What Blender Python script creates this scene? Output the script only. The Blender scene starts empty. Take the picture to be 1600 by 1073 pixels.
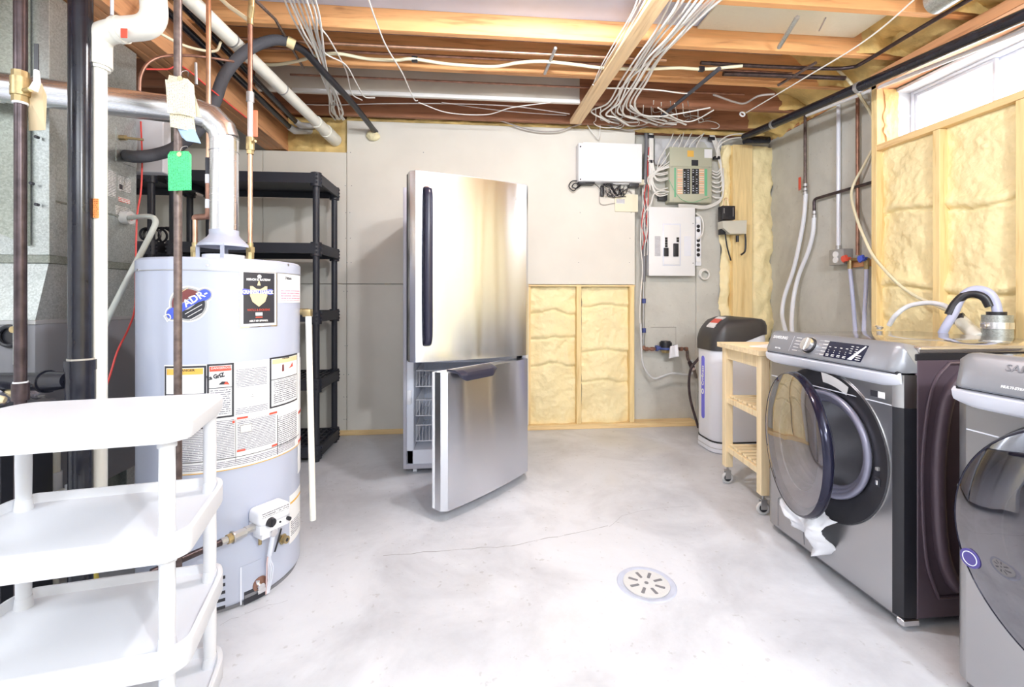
import bpy, bmesh, math, random
from mathutils import Vector, Matrix, noise
random.seed(7)
C = bpy.context.scene
COL = C.collection
PI = math.pi
# ---------------------------------------------------------------- camera
F = 705.0; HZ = 467.0; CH = 1.10; TH = math.atan(65/705)
cs, sn = math.cos(TH), math.sin(TH)
cam = bpy.data.cameras.new('camera'); cam_o = bpy.data.objects.new('camera', cam); COL.objects.link(cam_o)
cam.sensor_width = 36; cam.lens = 36*F/1600; cam.shift_y = -(536.5-HZ)/1600
cam.clip_start = 0.05
cam_o.location = (0, 0, CH); cam_o.rotation_euler = (PI/2, 0, -TH)
C.camera = cam_o
# ---------------------------------------------------------------- world, lights, exposure
w = bpy.data.worlds.new('world'); C.world = w; w.use_nodes = True
w.node_tree.nodes['Background'].inputs[0].default_value = (0.93, 0.96, 1, 1)
w.node_tree.nodes['Background'].inputs[1].default_value = 10.0
def lamp(name, kind, loc, energy, color=(1, 1, 1), size=.1, size_y=None, rot=(0, 0, 0)):
    l = bpy.data.lights.new(name, kind); l.energy = energy; l.color = color
    if kind == 'AREA':
        l.shape = 'RECTANGLE'; l.size = size; l.size_y = size_y or size
    else:
        l.shadow_soft_size = size
    o = bpy.data.objects.new(name, l); COL.objects.link(o); o.location = loc; o.rotation_euler = rot
    return o
lamp('bulb_light_near_joists', 'POINT', (0.42, 1.75, 2.46), 44, (.94, .96, 1), .06)
lamp('bulb_light_behind', 'POINT', (1.15, -0.75, 2.15), 84, (.90, .95, 1), .08)
lamp('fill_light_rear', 'AREA', (-0.3, -1.6, 2.45), 42, (.88, .94, 1), 1.6, 1.2, (math.radians(35), 0, 0))  # added soft fill from behind the camera, no actual fixture
lamp('fill_light_left', 'AREA', (-2.3, 0.2, 2.2), 16, (.90, .95, 1), .8, .8, (0, 0, 0))  # added fill brightening the left side, no actual fixture
C.view_settings.view_transform = 'Standard'; C.view_settings.look = 'None'
C.view_settings.gamma = 1; C.view_settings.use_curve_mapping = False
C.view_settings.exposure = 0.8
# ---------------------------------------------------------------- pixel ray -> point on a real plane
def at(px, py, X=None, Y=None, Z=None, d=None):
    a = (px-800)/F; z = (HZ-py)/F
    D = Vector((a*cs+sn, cs-a*sn, z))
    if X is not None: t = X/D.x
    elif Y is not None: t = Y/D.y
    elif Z is not None: t = (Z-CH)/D.z
    else: t = d
    return Vector((D.x*t, D.y*t, CH+D.z*t))
def path(pts, **k):
    return [at(p[0], p[1], **k) if len(p) == 2 else at(p[0], p[1], d=p[2]) for p in pts]
# ---------------------------------------------------------------- materials
def nt(name):
    m = bpy.data.materials.new(name); m.use_nodes = True
    t = m.node_tree; b = t.nodes['Principled BSDF']
    return m, t, b
def N(t, kind, **k):
    n = t.nodes.new(kind)
    for a, v in k.items():
        if a.startswith('i_'): n.inputs[a[2:].replace('_', ' ')].default_value = v
        else: setattr(n, a, v)
    return n
def coords(t, scale=(1, 1, 1), rot=(0, 0, 0)):
    tc = N(t, 'ShaderNodeTexCoord'); mp = N(t, 'ShaderNodeMapping')
    mp.inputs['Scale'].default_value = scale; mp.inputs['Rotation'].default_value = rot
    t.links.new(tc.outputs['Object'], mp.inputs['Vector']); return mp.outputs['Vector']
def ramp(t, fac, stops):
    r = N(t, 'ShaderNodeValToRGB'); e = r.color_ramp.elements
    while len(e) < len(stops): e.new(.5)
    for i, (p, c) in enumerate(stops):
        e[i].position = p; e[i].color = (c[0], c[1], c[2], 1)
    t.links.new(fac, r.inputs['Fac']); return r.outputs['Color']
def mat(name, col, rough=.5, metal=0, vary=0, vscale=8, bump=0, bscale=60, coat=0, spec=.5, stretch=(1, 1, 1)):
    m, t, b = nt(name)
    b.inputs['Base Color'].default_value = (*col, 1); b.inputs['Roughness'].default_value = rough
    b.inputs['Metallic'].default_value = metal; b.inputs['Coat Weight'].default_value = coat
    b.inputs['Specular IOR Level'].default_value = spec
    v = coords(t, stretch)
    if vary:
        n = N(t, 'ShaderNodeTexNoise', i_Scale=vscale, i_Detail=5.0); t.links.new(v, n.inputs['Vector'])
        lo = tuple(c*(1-vary) for c in col); hi = tuple(min(1, c*(1+vary)) for c in col)
        t.links.new(ramp(t, n.outputs['Fac'], [(.3, lo), (.7, hi)]), b.inputs['Base Color'])
    if bump:
        n = N(t, 'ShaderNodeTexNoise', i_Scale=bscale, i_Detail=4.0); t.links.new(v, n.inputs['Vector'])
        bp = N(t, 'ShaderNodeBump', i_Strength=bump, i_Distance=.01); t.links.new(n.outputs['Fac'], bp.inputs['Height'])
        t.links.new(bp.outputs['Normal'], b.inputs['Normal'])
    return m
def wood(name, c1, c2, axis='X', rough=.6, knots=True):
    m, t, b = nt(name)
    sc = {'X': (1, 14, 14), 'Y': (14, 1, 14), 'Z': (14, 14, 1)}[axis]
    v = coords(t, sc)
    n = N(t, 'ShaderNodeTexNoise', i_Scale=1.6, i_Detail=6.0, i_Distortion=1.2); t.links.new(v, n.inputs['Vector'])
    n2 = N(t, 'ShaderNodeTexNoise', i_Scale=9.0, i_Detail=3.0); t.links.new(v, n2.inputs['Vector'])
    mx = N(t, 'ShaderNodeMath', operation='MULTIPLY_ADD'); t.links.new(n2.outputs['Fac'], mx.inputs[0]); mx.inputs[1].default_value = .35
    t.links.new(n.outputs['Fac'], mx.inputs[2])
    col = ramp(t, mx.outputs[0], [(.45, c2), (.62, c1), (.85, tuple(min(1, c*1.12) for c in c1))])
    if knots:
        v2 = coords(t, {'X': (1, 2, 3), 'Y': (2, 1, 3), 'Z': (3, 3, 1)}[axis])
        vo = N(t, 'ShaderNodeTexVoronoi', i_Scale=1.3); t.links.new(v2, vo.inputs['Vector'])
        k = ramp(t, vo.outputs['Distance'], [(.03, (.35, .2, .12)), (.07, (1, 1, 1))])
        mm = N(t, 'ShaderNodeMix', data_type='RGBA', blend_type='MULTIPLY'); mm.inputs[0].default_value = .9
        t.links.new(col, mm.inputs[6]); t.links.new(k, mm.inputs[7]); col = mm.outputs[2]
    t.links.new(col, b.inputs['Base Color']); b.inputs['Roughness'].default_value = rough
    bp = N(t, 'ShaderNodeBump', i_Strength=.12, i_Distance=.004); t.links.new(n2.outputs['Fac'], bp.inputs['Height'])
    t.links.new(bp.outputs['Normal'], b.inputs['Normal'])
    return m
def concrete(name, c1, c2, rough=.75, crack=False, gloss=False):
    m, t, b = nt(name); v = coords(t)
    n = N(t, 'ShaderNodeTexNoise', i_Scale=2.2, i_Detail=9.0, i_Roughness=.62, i_Distortion=.4); t.links.new(v, n.inputs['Vector'])
    col = ramp(t, n.outputs['Fac'], [(.32, c2), (.55, c1), (.75, tuple(min(1, c*1.08) for c in c1))])
    n3 = N(t, 'ShaderNodeTexNoise', i_Scale=38.0, i_Detail=3.0); t.links.new(v, n3.inputs['Vector'])
    sp = ramp(t, n3.outputs['Fac'], [(.27, (.62, .6, .56)), (.34, (1, 1, 1))])
    mm = N(t, 'ShaderNodeMix', data_type='RGBA', blend_type='MULTIPLY'); mm.inputs[0].default_value = .45
    t.links.new(col, mm.inputs[6]); t.links.new(sp, mm.inputs[7]); col = mm.outputs[2]
    if crack:
        n4 = N(t, 'ShaderNodeTexNoise', i_Scale=1.1, i_Detail=2.0); t.links.new(v, n4.inputs['Vector'])
        st = ramp(t, n4.outputs['Fac'], [(.60, (1, 1, 1)), (.74, (.86, .82, .72))])
        m2 = N(t, 'ShaderNodeMix', data_type='RGBA', blend_type='MULTIPLY'); m2.inputs[0].default_value = .8
        t.links.new(col, m2.inputs[6]); t.links.new(st, m2.inputs[7]); col = m2.outputs[2]
    t.links.new(col, b.inputs['Base Color']); b.inputs['Roughness'].default_value = rough
    if gloss:
        r = N(t, 'ShaderNodeMapRange'); r.inputs['To Min'].default_value = .25; r.inputs['To Max'].default_value = .6
        t.links.new(n.outputs['Fac'], r.inputs['Value']); t.links.new(r.outputs[0], b.inputs['Roughness'])
    bp = N(t, 'ShaderNodeBump', i_Strength=.15, i_Distance=.006); t.links.new(n3.outputs['Fac'], bp.inputs['Height'])
    t.links.new(bp.outputs['Normal'], b.inputs['Normal'])
    return m
def galv(name, c=(.46, .49, .48), rough=.40):
    m, t, b = nt(name); v = coords(t)
    vo = N(t, 'ShaderNodeTexVoronoi', i_Scale=190.0); t.links.new(v, vo.inputs['Vector'])
    n = N(t, 'ShaderNodeTexNoise', i_Scale=3.0, i_Detail=3.0); t.links.new(v, n.inputs['Vector'])
    sx = N(t, 'ShaderNodeSeparateColor'); t.links.new(vo.outputs['Color'], sx.inputs[0])
    a = N(t, 'ShaderNodeMath', operation='MULTIPLY_ADD'); t.links.new(sx.outputs[0], a.inputs[0]); a.inputs[1].default_value = .35
    t.links.new(n.outputs['Fac'], a.inputs[2])
    t.links.new(ramp(t, a.outputs[0], [(.4, tuple(x*.75 for x in c)), (.95, tuple(min(1, x*1.25) for x in c))]), b.inputs['Base Color'])
    b.inputs['Metallic'].default_value = .75; b.inputs['Roughness'].default_value = rough
    return m
def brushed(name, c, rough=.22, sc=(400, 400, 2), metal=1.0, warp=.0, aniso=0):
    m, t, b = nt(name); v = coords(t, sc)
    n = N(t, 'ShaderNodeTexNoise', i_Scale=1.0, i_Detail=2.0); t.links.new(v, n.inputs['Vector'])
    b.inputs['Base Color'].default_value = (*c, 1); b.inputs['Metallic'].default_value = metal
    if aniso: b.inputs['Anisotropic'].default_value = aniso; b.inputs['Anisotropic Rotation'].default_value = .25
    r = N(t, 'ShaderNodeMapRange'); r.inputs['To Min'].default_value = rough*(.93 if aniso else .8); r.inputs['To Max'].default_value = rough*(1.1 if aniso else 1.35)
    t.links.new(n.outputs['Fac'], r.inputs['Value']); t.links.new(r.outputs[0], b.inputs['Roughness'])
    if warp:
        v2 = coords(t, (6, 6, .4)); n2 = N(t, 'ShaderNodeTexNoise', i_Scale=1.0, i_Detail=1.0); t.links.new(v2, n2.inputs['Vector'])
        bp = N(t, 'ShaderNodeBump', i_Strength=warp, i_Distance=.02); t.links.new(n2.outputs['Fac'], bp.inputs['Height'])
        t.links.new(bp.outputs['Normal'], b.inputs['Normal'])
    return m
def printed(name, bg, ink, pitch=.008, dens=.5, vertical=False):
    """white paper with rows of unreadable fine print: flat ink on the paper"""
    m, t, b = nt(name)
    tc = N(t, 'ShaderNodeTexCoord'); s = N(t, 'ShaderNodeSeparateXYZ'); t.links.new(tc.outputs['Object'], s.inputs[0])
    ad = N(t, 'ShaderNodeMath', operation='ADD'); t.links.new(s.outputs['X'], ad.inputs[0]); t.links.new(s.outputs['Y'], ad.inputs[1])
    row, alng = (ad.outputs[0], s.outputs['Z']) if vertical else (s.outputs['Z'], ad.outputs[0])
    mu = N(t, 'ShaderNodeMath', operation='MULTIPLY'); t.links.new(row, mu.inputs[0]); mu.inputs[1].default_value = 1/pitch
    fr = N(t, 'ShaderNodeMath', operation='FRACT'); t.links.new(mu.outputs[0], fr.inputs[0])
    fl = N(t, 'ShaderNodeMath', operation='FLOOR'); t.links.new(mu.outputs[0], fl.inputs[0])
    lt = N(t, 'ShaderNodeMath', operation='LESS_THAN'); t.links.new(fr.outputs[0], lt.inputs[0]); lt.inputs[1].default_value = .45
    cb = N(t, 'ShaderNodeCombineXYZ'); m3 = N(t, 'ShaderNodeMath', operation='MULTIPLY'); t.links.new(alng, m3.inputs[0]); m3.inputs[1].default_value = 1.6/pitch
    t.links.new(m3.outputs[0], cb.inputs[0]); m4 = N(t, 'ShaderNodeMath', operation='MULTIPLY'); t.links.new(fl.outputs[0], m4.inputs[0]); m4.inputs[1].default_value = 7.31
    t.links.new(m4.outputs[0], cb.inputs[1])
    n = N(t, 'ShaderNodeTexNoise', i_Scale=1.0, i_Detail=1.0); t.links.new(cb.outputs[0], n.inputs['Vector'])
    gt = N(t, 'ShaderNodeMath', operation='GREATER_THAN'); t.links.new(n.outputs['Fac'], gt.inputs[0]); gt.inputs[1].default_value = 1-dens
    ml = N(t, 'ShaderNodeMath', operation='MULTIPLY'); t.links.new(lt.outputs[0], ml.inputs[0]); t.links.new(gt.outputs[0], ml.inputs[1])
    mx = N(t, 'ShaderNodeMix', data_type='RGBA'); t.links.new(ml.outputs[0], mx.inputs[0])
    mx.inputs[6].default_value = (*bg, 1); mx.inputs[7].default_value = (*ink, 1)
    t.links.new(mx.outputs[2], b.inputs['Base Color']); b.inputs['Roughness'].default_value = .5
    return m
def glass(name, tint, refl=.12, rough=.02, trans=.6):
    m, t, b = nt(name); t.nodes.remove(b); out = t.nodes['Material Output']
    tr = N(t, 'ShaderNodeBsdfTransparent'); tr.inputs[0].default_value = (*tint, 1)
    gl = N(t, 'ShaderNodeBsdfGlossy'); gl.inputs['Roughness'].default_value = rough; gl.inputs[0].default_value = (.85, .85, .9, 1)
    df = N(t, 'ShaderNodeBsdfDiffuse'); df.inputs[0].default_value = (tint[0]*.25, tint[1]*.25, tint[2]*.28, 1)
    m1 = N(t, 'ShaderNodeMixShader'); m1.inputs[0].default_value = trans; t.links.new(df.outputs[0], m1.inputs[1]); t.links.new(tr.outputs[0], m1.inputs[2])
    fr = N(t, 'ShaderNodeLayerWeight'); fr.inputs[0].default_value = .35
    mr = N(t, 'ShaderNodeMapRange'); mr.inputs['To Min'].default_value = refl; mr.inputs['To Max'].default_value = .75; t.links.new(fr.outputs['Facing'], mr.inputs['Value'])
    m2 = N(t, 'ShaderNodeMixShader'); t.links.new(mr.outputs[0], m2.inputs[0]); t.links.new(m1.outputs[0], m2.inputs[1]); t.links.new(gl.outputs[0], m2.inputs[2])
    t.links.new(m2.outputs[0], out.inputs[0]); return m
M = {}
M['floor'] = concrete('floor_concrete', (.675, .69, .735), (.50, .51, .55), .5, crack=True, gloss=True)
M['conc'] = concrete('wall_concrete', (.60, .59, .54), (.49, .48, .44))
M['dry'] = mat('drywall', (.76, .73, .665), .8, vary=.04, vscale=3)
M['paint'] = mat('white_paint', (.8, .8, .8), .7)
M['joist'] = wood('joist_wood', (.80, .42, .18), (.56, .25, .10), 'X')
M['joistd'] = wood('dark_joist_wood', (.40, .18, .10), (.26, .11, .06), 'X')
M['beam'] = wood('beam_wood', (.62, .31, .15), (.42, .19, .09), 'Y')
M['strap'] = wood('board_wood', (.80, .58, .34), (.66, .43, .23), 'Y')
M['stud'] = wood('stud_wood', (.86, .66, .33), (.75, .52, .22), 'Z', knots=False)
M['platex'] = wood('plate_wood_x', (.84, .62, .32), (.72, .48, .22), 'X', knots=False)
M['platey'] = wood('plate_wood_y', (.84, .60, .30), (.70, .44, .2), 'Y', knots=False)
M['orange'] = wood('jamb_wood', (.86, .48, .22), (.7, .33, .13), 'Z', knots=False)
M['cart'] = wood('pale_birch', (.88, .72, .46), (.78, .58, .33), 'Z', knots=False)
M['cartx'] = wood('pale_birch_x', (.88, .72, .46), (.78, .58, .33), 'X', knots=False)
M['sub'] = mat('subfloor_board', (.30, .16, .10), .8, vary=.2, vscale=5)
M['foam'] = mat('spray_foam', (.96, .81, .47), .5, vary=.06, vscale=5, bump=.6, bscale=38)
M['foamd'] = mat('old_spray_foam', (.78, .56, .22), .55, vary=.3, vscale=6, bump=.5, bscale=40)
M['galv'] = galv('galvanised_steel')
M['galvd'] = galv('olive_galvanised_steel', (.28, .30, .265), .5)
M['alu'] = brushed('vent_aluminium', (.86, .87, .90), .24, (2, 2, 200), .96)
M['steel'] = brushed('brushed_stainless', (.70, .72, .77), .2, (3, 3, 900), warp=.2, aniso=.95)
M['gsteel'] = brushed('grey_washer_steel', (.50, .50, .51), .30, (2, 400, 400))
M['gtop'] = mat('glossy_top_panel', (.42, .38, .36), .07, .75)
M['gcon'] = mat('grey_console', (.30, .31, .34), .38, .4)
M['gside'] = mat('purple_grey_side', (.125, .09, .115), .38, .25)
M['black'] = mat('black_plastic', (.018, .018, .024), .38)
M['rack'] = mat('black_rack_plastic', (.022, .024, .035), .5, bump=.05, bscale=200)
M['abs'] = mat('black_abs_pipe', (.014, .015, .024), .22, vary=.3, vscale=20)
M['foamtube'] = mat('grey_foam_tube', (.06, .062, .075), .75, bump=.2, bscale=80)
M['pvc'] = mat('white_pvc', (.86, .85, .78), .3)
M['pvcg'] = mat('grey_pvc', (.62, .62, .62), .4)
M['wplast'] = mat('white_shelf_plastic', (.75, .76, .80), .4)
M['white'] = mat('white_enamel', (.86, .87, .92), .3)
M['heater'] = mat('heater_enamel', (.50, .54, .67), .28, coat=.3)
M['soft'] = mat('softener_white', (.80, .82, .90), .35)
M['grey'] = mat('grey_enamel', (.20, .20, .22), .4)
M['midgrey'] = mat('mid_grey_metal', (.45, .45, .46), .4, .6)
M['iron'] = mat('dark_iron_pipe', (.075, .055, .06), .33, .6, vary=.35, vscale=30)
M['rust'] = mat('brown_iron_pipe', (.16, .12, .11), .4, .5, vary=.35, vscale=50)
M['copper'] = mat('copper', (.66, .41, .28), .35, .85, vary=.25, vscale=14)
M['copperd'] = mat('tarnished_copper', (.35, .19, .14), .42, .7, vary=.3, vscale=20)
M['brass'] = mat('brass', (.46, .36, .19), .42, .8, vary=.2, vscale=40)
M['chrome'] = mat('chrome', (.8, .8, .82), .12, 1)
M['wire'] = mat('white_cable', (.84, .82, .78), .5)
M['wireg'] = mat('grey_cable', (.42, .38, .36), .5)
M['cream'] = mat('cream_cable', (.78, .72, .52), .5)
M['red'] = mat('red_wire', (.65, .06, .05), .45)
M['redp'] = mat('red_plastic', (.75, .10, .06), .4)
M['blue'] = mat('blue_plastic', (.07, .12, .65), .4)
M['bluem'] = mat('blue_label', (.10, .12, .62), .4)
M['hose'] = mat('white_hose', (.80, .82, .88), .35)
M['hoseb'] = mat('pale_blue_hose', (.50, .53, .72), .35)
M['tan'] = mat('tan_tag', (.74, .58, .36), .7)
M['green'] = mat('green_tag', (.10, .72, .25), .6)
M['yellow'] = mat('yellow_gas_flex', (.62, .50, .10), .45)
M['orangep'] = mat('orange_sticker', (.85, .28, .08), .5)
M['gold'] = mat('gold_print', (.80, .66, .38), .5)
M['maroon'] = mat('maroon_print', (.20, .05, .05), .5)
M['ink'] = mat('black_ink', (.03, .03, .04), .5)
M['beige'] = mat('beige_panel_enamel', (.50, .50, .38), .45)
M['linen'] = mat('white_cloth', (.86, .86, .90), .8, bump=.2, bscale=60)
M['foil'] = mat('grey_foil_insulation', (.62, .62, .64), .6, bump=.5, bscale=30)
M['amber'] = mat('amber_print', (.85, .5, .1), .5)
M['pgreen'] = mat('green_print', (.16, .5, .28), .5)
M['pink'] = printed('pink_print', (.85, .85, .88), (.85, .35, .45), .010, .6)
M['fine'] = printed('fine_print', (.84, .84, .86), (.16, .16, .2), .0075, .6)
M['fine2'] = printed('fine_print_grey', (.80, .80, .83), (.22, .22, .27), .006, .65)
M['fcream'] = printed('cream_fine_print', (.86, .80, .60), (.45, .38, .3), .0045, .5, True)
M['fgreen'] = printed('green_fine_print', (.08, .72, .26), (.03, .3, .1), .0045, .5, True)
M['fblue'] = mat('pale_blue_paper', (.45, .62, .85), .7)
M['orprint'] = printed('orange_circuit_list', (.82, .42, .24), (.85, .75, .6), .018, .9)
M['wpaper'] = mat('white_paper', (.87, .87, .88), .7)
M['cpaper'] = mat('cream_paper', (.82, .77, .60), .7)
M['dglass'] = glass('smoked_door_glass', (.42, .38, .36), .10, .02, .75)
M['dglassd'] = glass('dark_door_glass', (.10, .09, .13), .13, .02, .8)
M['clear'] = glass('window_glass', (.97, .98, 1), .04, .02, .98)
M['bowl'] = glass('clear_door_bowl', (.80, .82, .86), .18, .05, .85)
M['plasticbag'] = glass('clear_plastic_bag', (.85, .86, .92), .22, .15, .8)
M['liner'] = mat('fridge_liner', (.80, .84, .95), .35)
M['fside'] = mat('fridge_side_grey', (.48, .48, .55), .4)
M['gasket'] = mat('lavender_grey_gasket', (.35, .35, .46), .3, .3)
M['drum'] = brushed('drum_steel', (.65, .65, .68), .3, (60, 60, 60))
M['knob'] = mat('chrome_knob', (.85, .85, .86), .18, 1)
M['silver'] = mat('silver_trim', (.80, .83, .93), .35, .1)
# ---------------------------------------------------------------- mesh builder
class MB:
    def __init__(s, M0=None): s.v = []; s.f = []; s.M = M0 or Matrix()
    def add(s, vs, fs, T=None):
        o = len(s.v); T = s.M @ T if T is not None else s.M
        s.v += [T @ Vector(v) for v in vs]; s.f += [tuple(i+o for i in f) for f in fs]; return s
    def addbm(s, bm, T=None):
        bm.verts.index_update()
        s.add([v.co.copy() for v in bm.verts], [[v.index for v in f.verts] for f in bm.faces], T); bm.free(); return s
    def box(s, x0, x1, y0, y1, z0, z1, bev=0, seg=2, T=None):
        bm = bmesh.new(); bmesh.ops.create_cube(bm, size=1)
        sx, sy, sz = abs(x1-x0), abs(y1-y0), abs(z1-z0)
        for v in bm.verts: v.co = Vector(((x0+x1)/2+v.co.x*sx, (y0+y1)/2+v.co.y*sy, (z0+z1)/2+v.co.z*sz))
        if bev:
            bmesh.ops.bevel(bm, geom=bm.edges[:], offset=min(bev, sx*.49, sy*.49, sz*.49), segments=seg, affect='EDGES', profile=.5)
        return s.addbm(bm, T)
    def tube(s, pts, r, seg=10, cap=True, T=None):
        pts = [Vector(p) for p in pts]; n = len(pts)
        if n < 2: return s
        rs = r if isinstance(r, (list, tuple)) else [r]*n
        tan = []
        for i in range(n):
            a = pts[max(i-1, 0)]; b = pts[min(i+1, n-1)]; t = (b-a)
            tan.append(t.normalized() if t.length > 1e-9 else Vector((0, 0, 1)))
        up = Vector((0, 0, 1)) if abs(tan[0].z) < .9 else Vector((1, 0, 0))
        nrm = (up - tan[0]*up.dot(tan[0])).normalized(); vs = []; fs = []
        for i in range(n):
            if i: nrm = (nrm - tan[i]*nrm.dot(tan[i])).normalized()
            bi = tan[i].cross(nrm)
            for k in range(seg):
                a = 2*PI*k/seg; vs.append(pts[i]+(nrm*math.cos(a)+bi*math.sin(a))*rs[i])
        for i in range(n-1):
            for k in range(seg):
                fs.append((i*seg+k, i*seg+(k+1) % seg, (i+1)*seg+(k+1) % seg, (i+1)*seg+k))
        if cap: fs.append(tuple(range(seg-1, -1, -1))); fs.append(tuple((n-1)*seg+k for k in range(seg)))
        return s.add(vs, fs, T)
    def cyl(s, a, b, r, seg=20, r2=None, T=None):
        return s.tube([a, b], [r, r if r2 is None else r2], seg, True, T)
    def lathe(s, prof, c=(0, 0, 0), seg=40, a0=0, a1=2*PI, T=None, closed=True):
        vs = []; fs = []; full = abs(a1-a0-2*PI) < 1e-6; n = seg if full else seg+1
        for (r, z) in prof:
            for k in range(n):
                a = a0+(a1-a0)*k/seg; vs.append((c[0]+r*math.cos(a), c[1]+r*math.sin(a), c[2]+z))
        for i in range(len(prof)-1):
            for k in range(seg):
                k2 = (k+1) % n if full else k+1
                fs.append((i*n+k, i*n+k2, (i+1)*n+k2, (i+1)*n+k))
        if full and closed:
            if prof[0][0] > 1e-6: fs.append(tuple(range(n-1, -1, -1)))
            if prof[-1][0] > 1e-6: fs.append(tuple((len(prof)-1)*n+k for k in range(n)))
        return s.add(vs, fs, T)
    def prism(s, poly, z0, z1, T=None):
        n = len(poly); vs = [(x, y, z0) for x, y in poly]+[(x, y, z1) for x, y in poly]
        fs = [tuple(range(n-1, -1, -1)), tuple(range(n, 2*n))]+[(i, (i+1) % n, n+(i+1) % n, n+i) for i in range(n)]
        return s.add(vs, fs, T)
    def torus(s, R, r, T=None, seg=40, rs=10, a0=0, a1=2*PI):
        pts = [(R*math.cos(a0+(a1-a0)*k/seg), R*math.sin(a0+(a1-a0)*k/seg), 0) for k in range(seg+1)]
        return s.tube(pts, r, rs, True, T)
    def build(s, name, m, parent=None, origin=None, ang=35, smooth=True):
        me = bpy.data.meshes.new(name)
        if parent is not None: o0 = WL[parent.name]
        else:
            if origin is None:
                xs = [v.x for v in s.v]; ys = [v.y for v in s.v]; zs = [v.z for v in s.v]
                origin = ((min(xs)+max(xs))/2, (min(ys)+max(ys))/2, min(zs))
            o0 = Vector(origin)
        me.from_pydata([v-o0 for v in s.v], [], s.f)
        bm = bmesh.new(); bm.from_mesh(me); bmesh.ops.recalc_face_normals(bm, faces=bm.faces); bm.to_mesh(me); bm.free()
        if smooth:
            me.polygons.foreach_set('use_smooth', [True]*len(me.polygons)); me.set_sharp_from_angle(angle=math.radians(ang))
        me.materials.append(m if not isinstance(m, str) else M[m])
        o = bpy.data.objects.new(name, me); COL.objects.link(o)
        if parent is not None: o.parent = parent
        else: o.location = o0
        WL[o.name] = Vector(o0); return o
WL = {}
def root(name, loc, label=None, cat=None, group=None):
    o = bpy.data.objects.new(name, None); COL.objects.link(o); o.location = loc; o.empty_display_size = .1
    WL[o.name] = Vector(loc)
    if label: tag(o, label, cat, group)
    return o
def tag(o, label, cat, group=None):
    o['label'] = label; o['category'] = cat
    if group: o['group'] = group
    return o
def struct(o): o['kind'] = 'structure'; return o
def spline(pts, n=8):
    P = [Vector(p) for p in pts]
    if len(P) < 3: return P
    out = []; Q = [P[0]*2-P[1]]+P+[P[-1]*2-P[-2]]
    for i in range(1, len(Q)-2):
        a, b, c, d = Q[i-1], Q[i], Q[i+1], Q[i+2]
        for k in range(n):
            t = k/n
            out.append(.5*((2*b)+(c-a)*t+(2*a-5*b+4*c-d)*t*t+(3*b-a-3*c+d)*t**3))
    out.append(P[-1]); return out
def fillet(pts, r=.04, n=6):
    P = [Vector(p) for p in pts]; out = [P[0]]
    for i in range(1, len(P)-1):
        a = (P[i-1]-P[i]); b = (P[i+1]-P[i]); q = min(r, a.length*.45, b.length*.45)
        A = P[i]+a.normalized()*q; B = P[i]+b.normalized()*q
        for k in range(n+1):
            t = k/n; out.append(A*(1-t)**2+P[i]*2*t*(1-t)+B*t*t)
    out.append(P[-1]); return out
def frame(o, xd, yd):
    xd = Vector(xd).normalized(); yd = Vector(yd).normalized(); zd = xd.cross(yd).normalized()
    return Matrix.Translation(Vector(o)) @ Matrix((xd, yd, zd)).transposed().to_4x4()
def textmb(s, size, T=None, depth=.0006, bold=0.0, wrap=None, align='CENTER', sx=1.0):
    cu = bpy.data.curves.new('t', 'FONT'); cu.body = s; cu.size = size; cu.extrude = depth; cu.resolution_u = 2
    cu.align_x = align; cu.align_y = 'CENTER'; cu.offset = bold
    o = bpy.data.objects.new('t', cu); COL.objects.link(o)
    me = bpy.data.meshes.new_from_object(o.evaluated_get(bpy.context.evaluated_depsgraph_get()))
    vs = [v.co.copy() for v in me.vertices]; fs = [tuple(p.vertices) for p in me.polygons]
    bpy.data.objects.remove(o); bpy.data.meshes.remove(me); bpy.data.curves.remove(cu)
    for v in vs: v.x *= sx
    b = MB()
    if wrap: vs = [wrap(v) for v in vs]
    b.add(vs, fs, T); return b
def grid_surface(fn, nu, nv):
    """closed-looking displaced sheet: fn(u,v)->point"""
    vs = [fn(i/nu, j/nv) for i in range(nu+1) for j in range(nv+1)]
    fs = [(i*(nv+1)+j, (i+1)*(nv+1)+j, (i+1)*(nv+1)+j+1, i*(nv+1)+j+1) for i in range(nu) for j in range(nv)]
    return vs, fs
def fbm(x, y, z, o=4): return noise.fractal(Vector((x, y, z)), 1.0, 2.0, o)
# ================================================================ SETTING
XL, XR, YB, YF, ZC = -3.15, 2.70, 3.87, -2.9, 2.80
fl = struct(MB().box(XL-.1, 3.0, YF-.1, 4.0, -.12, 0).build('floor', 'floor'))
cm = MB(); random.seed(3)
def crack(pts, wd=.0022):
    pts = spline(pts, 6); pp = [Vector((p.x+random.uniform(-.006, .006), p.y+random.uniform(-.006, .006), .0006)) for p in pts]
    for a, b in zip(pp, pp[1:]):
        n = Vector((-(b-a).y, (b-a).x, 0)).normalized()*wd*random.uniform(.3, 1)
        cm.add([a-n, a+n, b+n, b-n, a-n-Vector((0, 0, .0005)), a+n-Vector((0, 0, .0005)), b+n-Vector((0, 0, .0005)), b-n-Vector((0, 0, .0005))], [(0, 1, 2, 3), (0, 1, 5, 4), (2, 3, 7, 6)])
crack([at(600, 868, Z=0), at(720, 858, Z=0), at(800, 852, Z=0), at(870, 838, Z=0), at(950, 822, Z=0)])
crack([at(950, 822, Z=0), at(990, 800, Z=0), at(1080, 790, Z=0)], .001)
crack([at(345, 975, Z=0), at(400, 952, Z=0), at(450, 938, Z=0)], .001)
cm.build('floor_crack', mat('crack_dirt', (.36, .36, .37), .9), fl)
ceil = struct(MB().box(XL-.1, 3.0, YF-.1, 4.0, ZC, ZC+.05).build('ceiling', 'sub'))
MB().box(XL, 2.70, YF, .46, 2.56, ZC).build('neutral_reflector_ceiling', 'paint', ceil)  # unseen white panel behind the camera, added to keep reflections neutral
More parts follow.
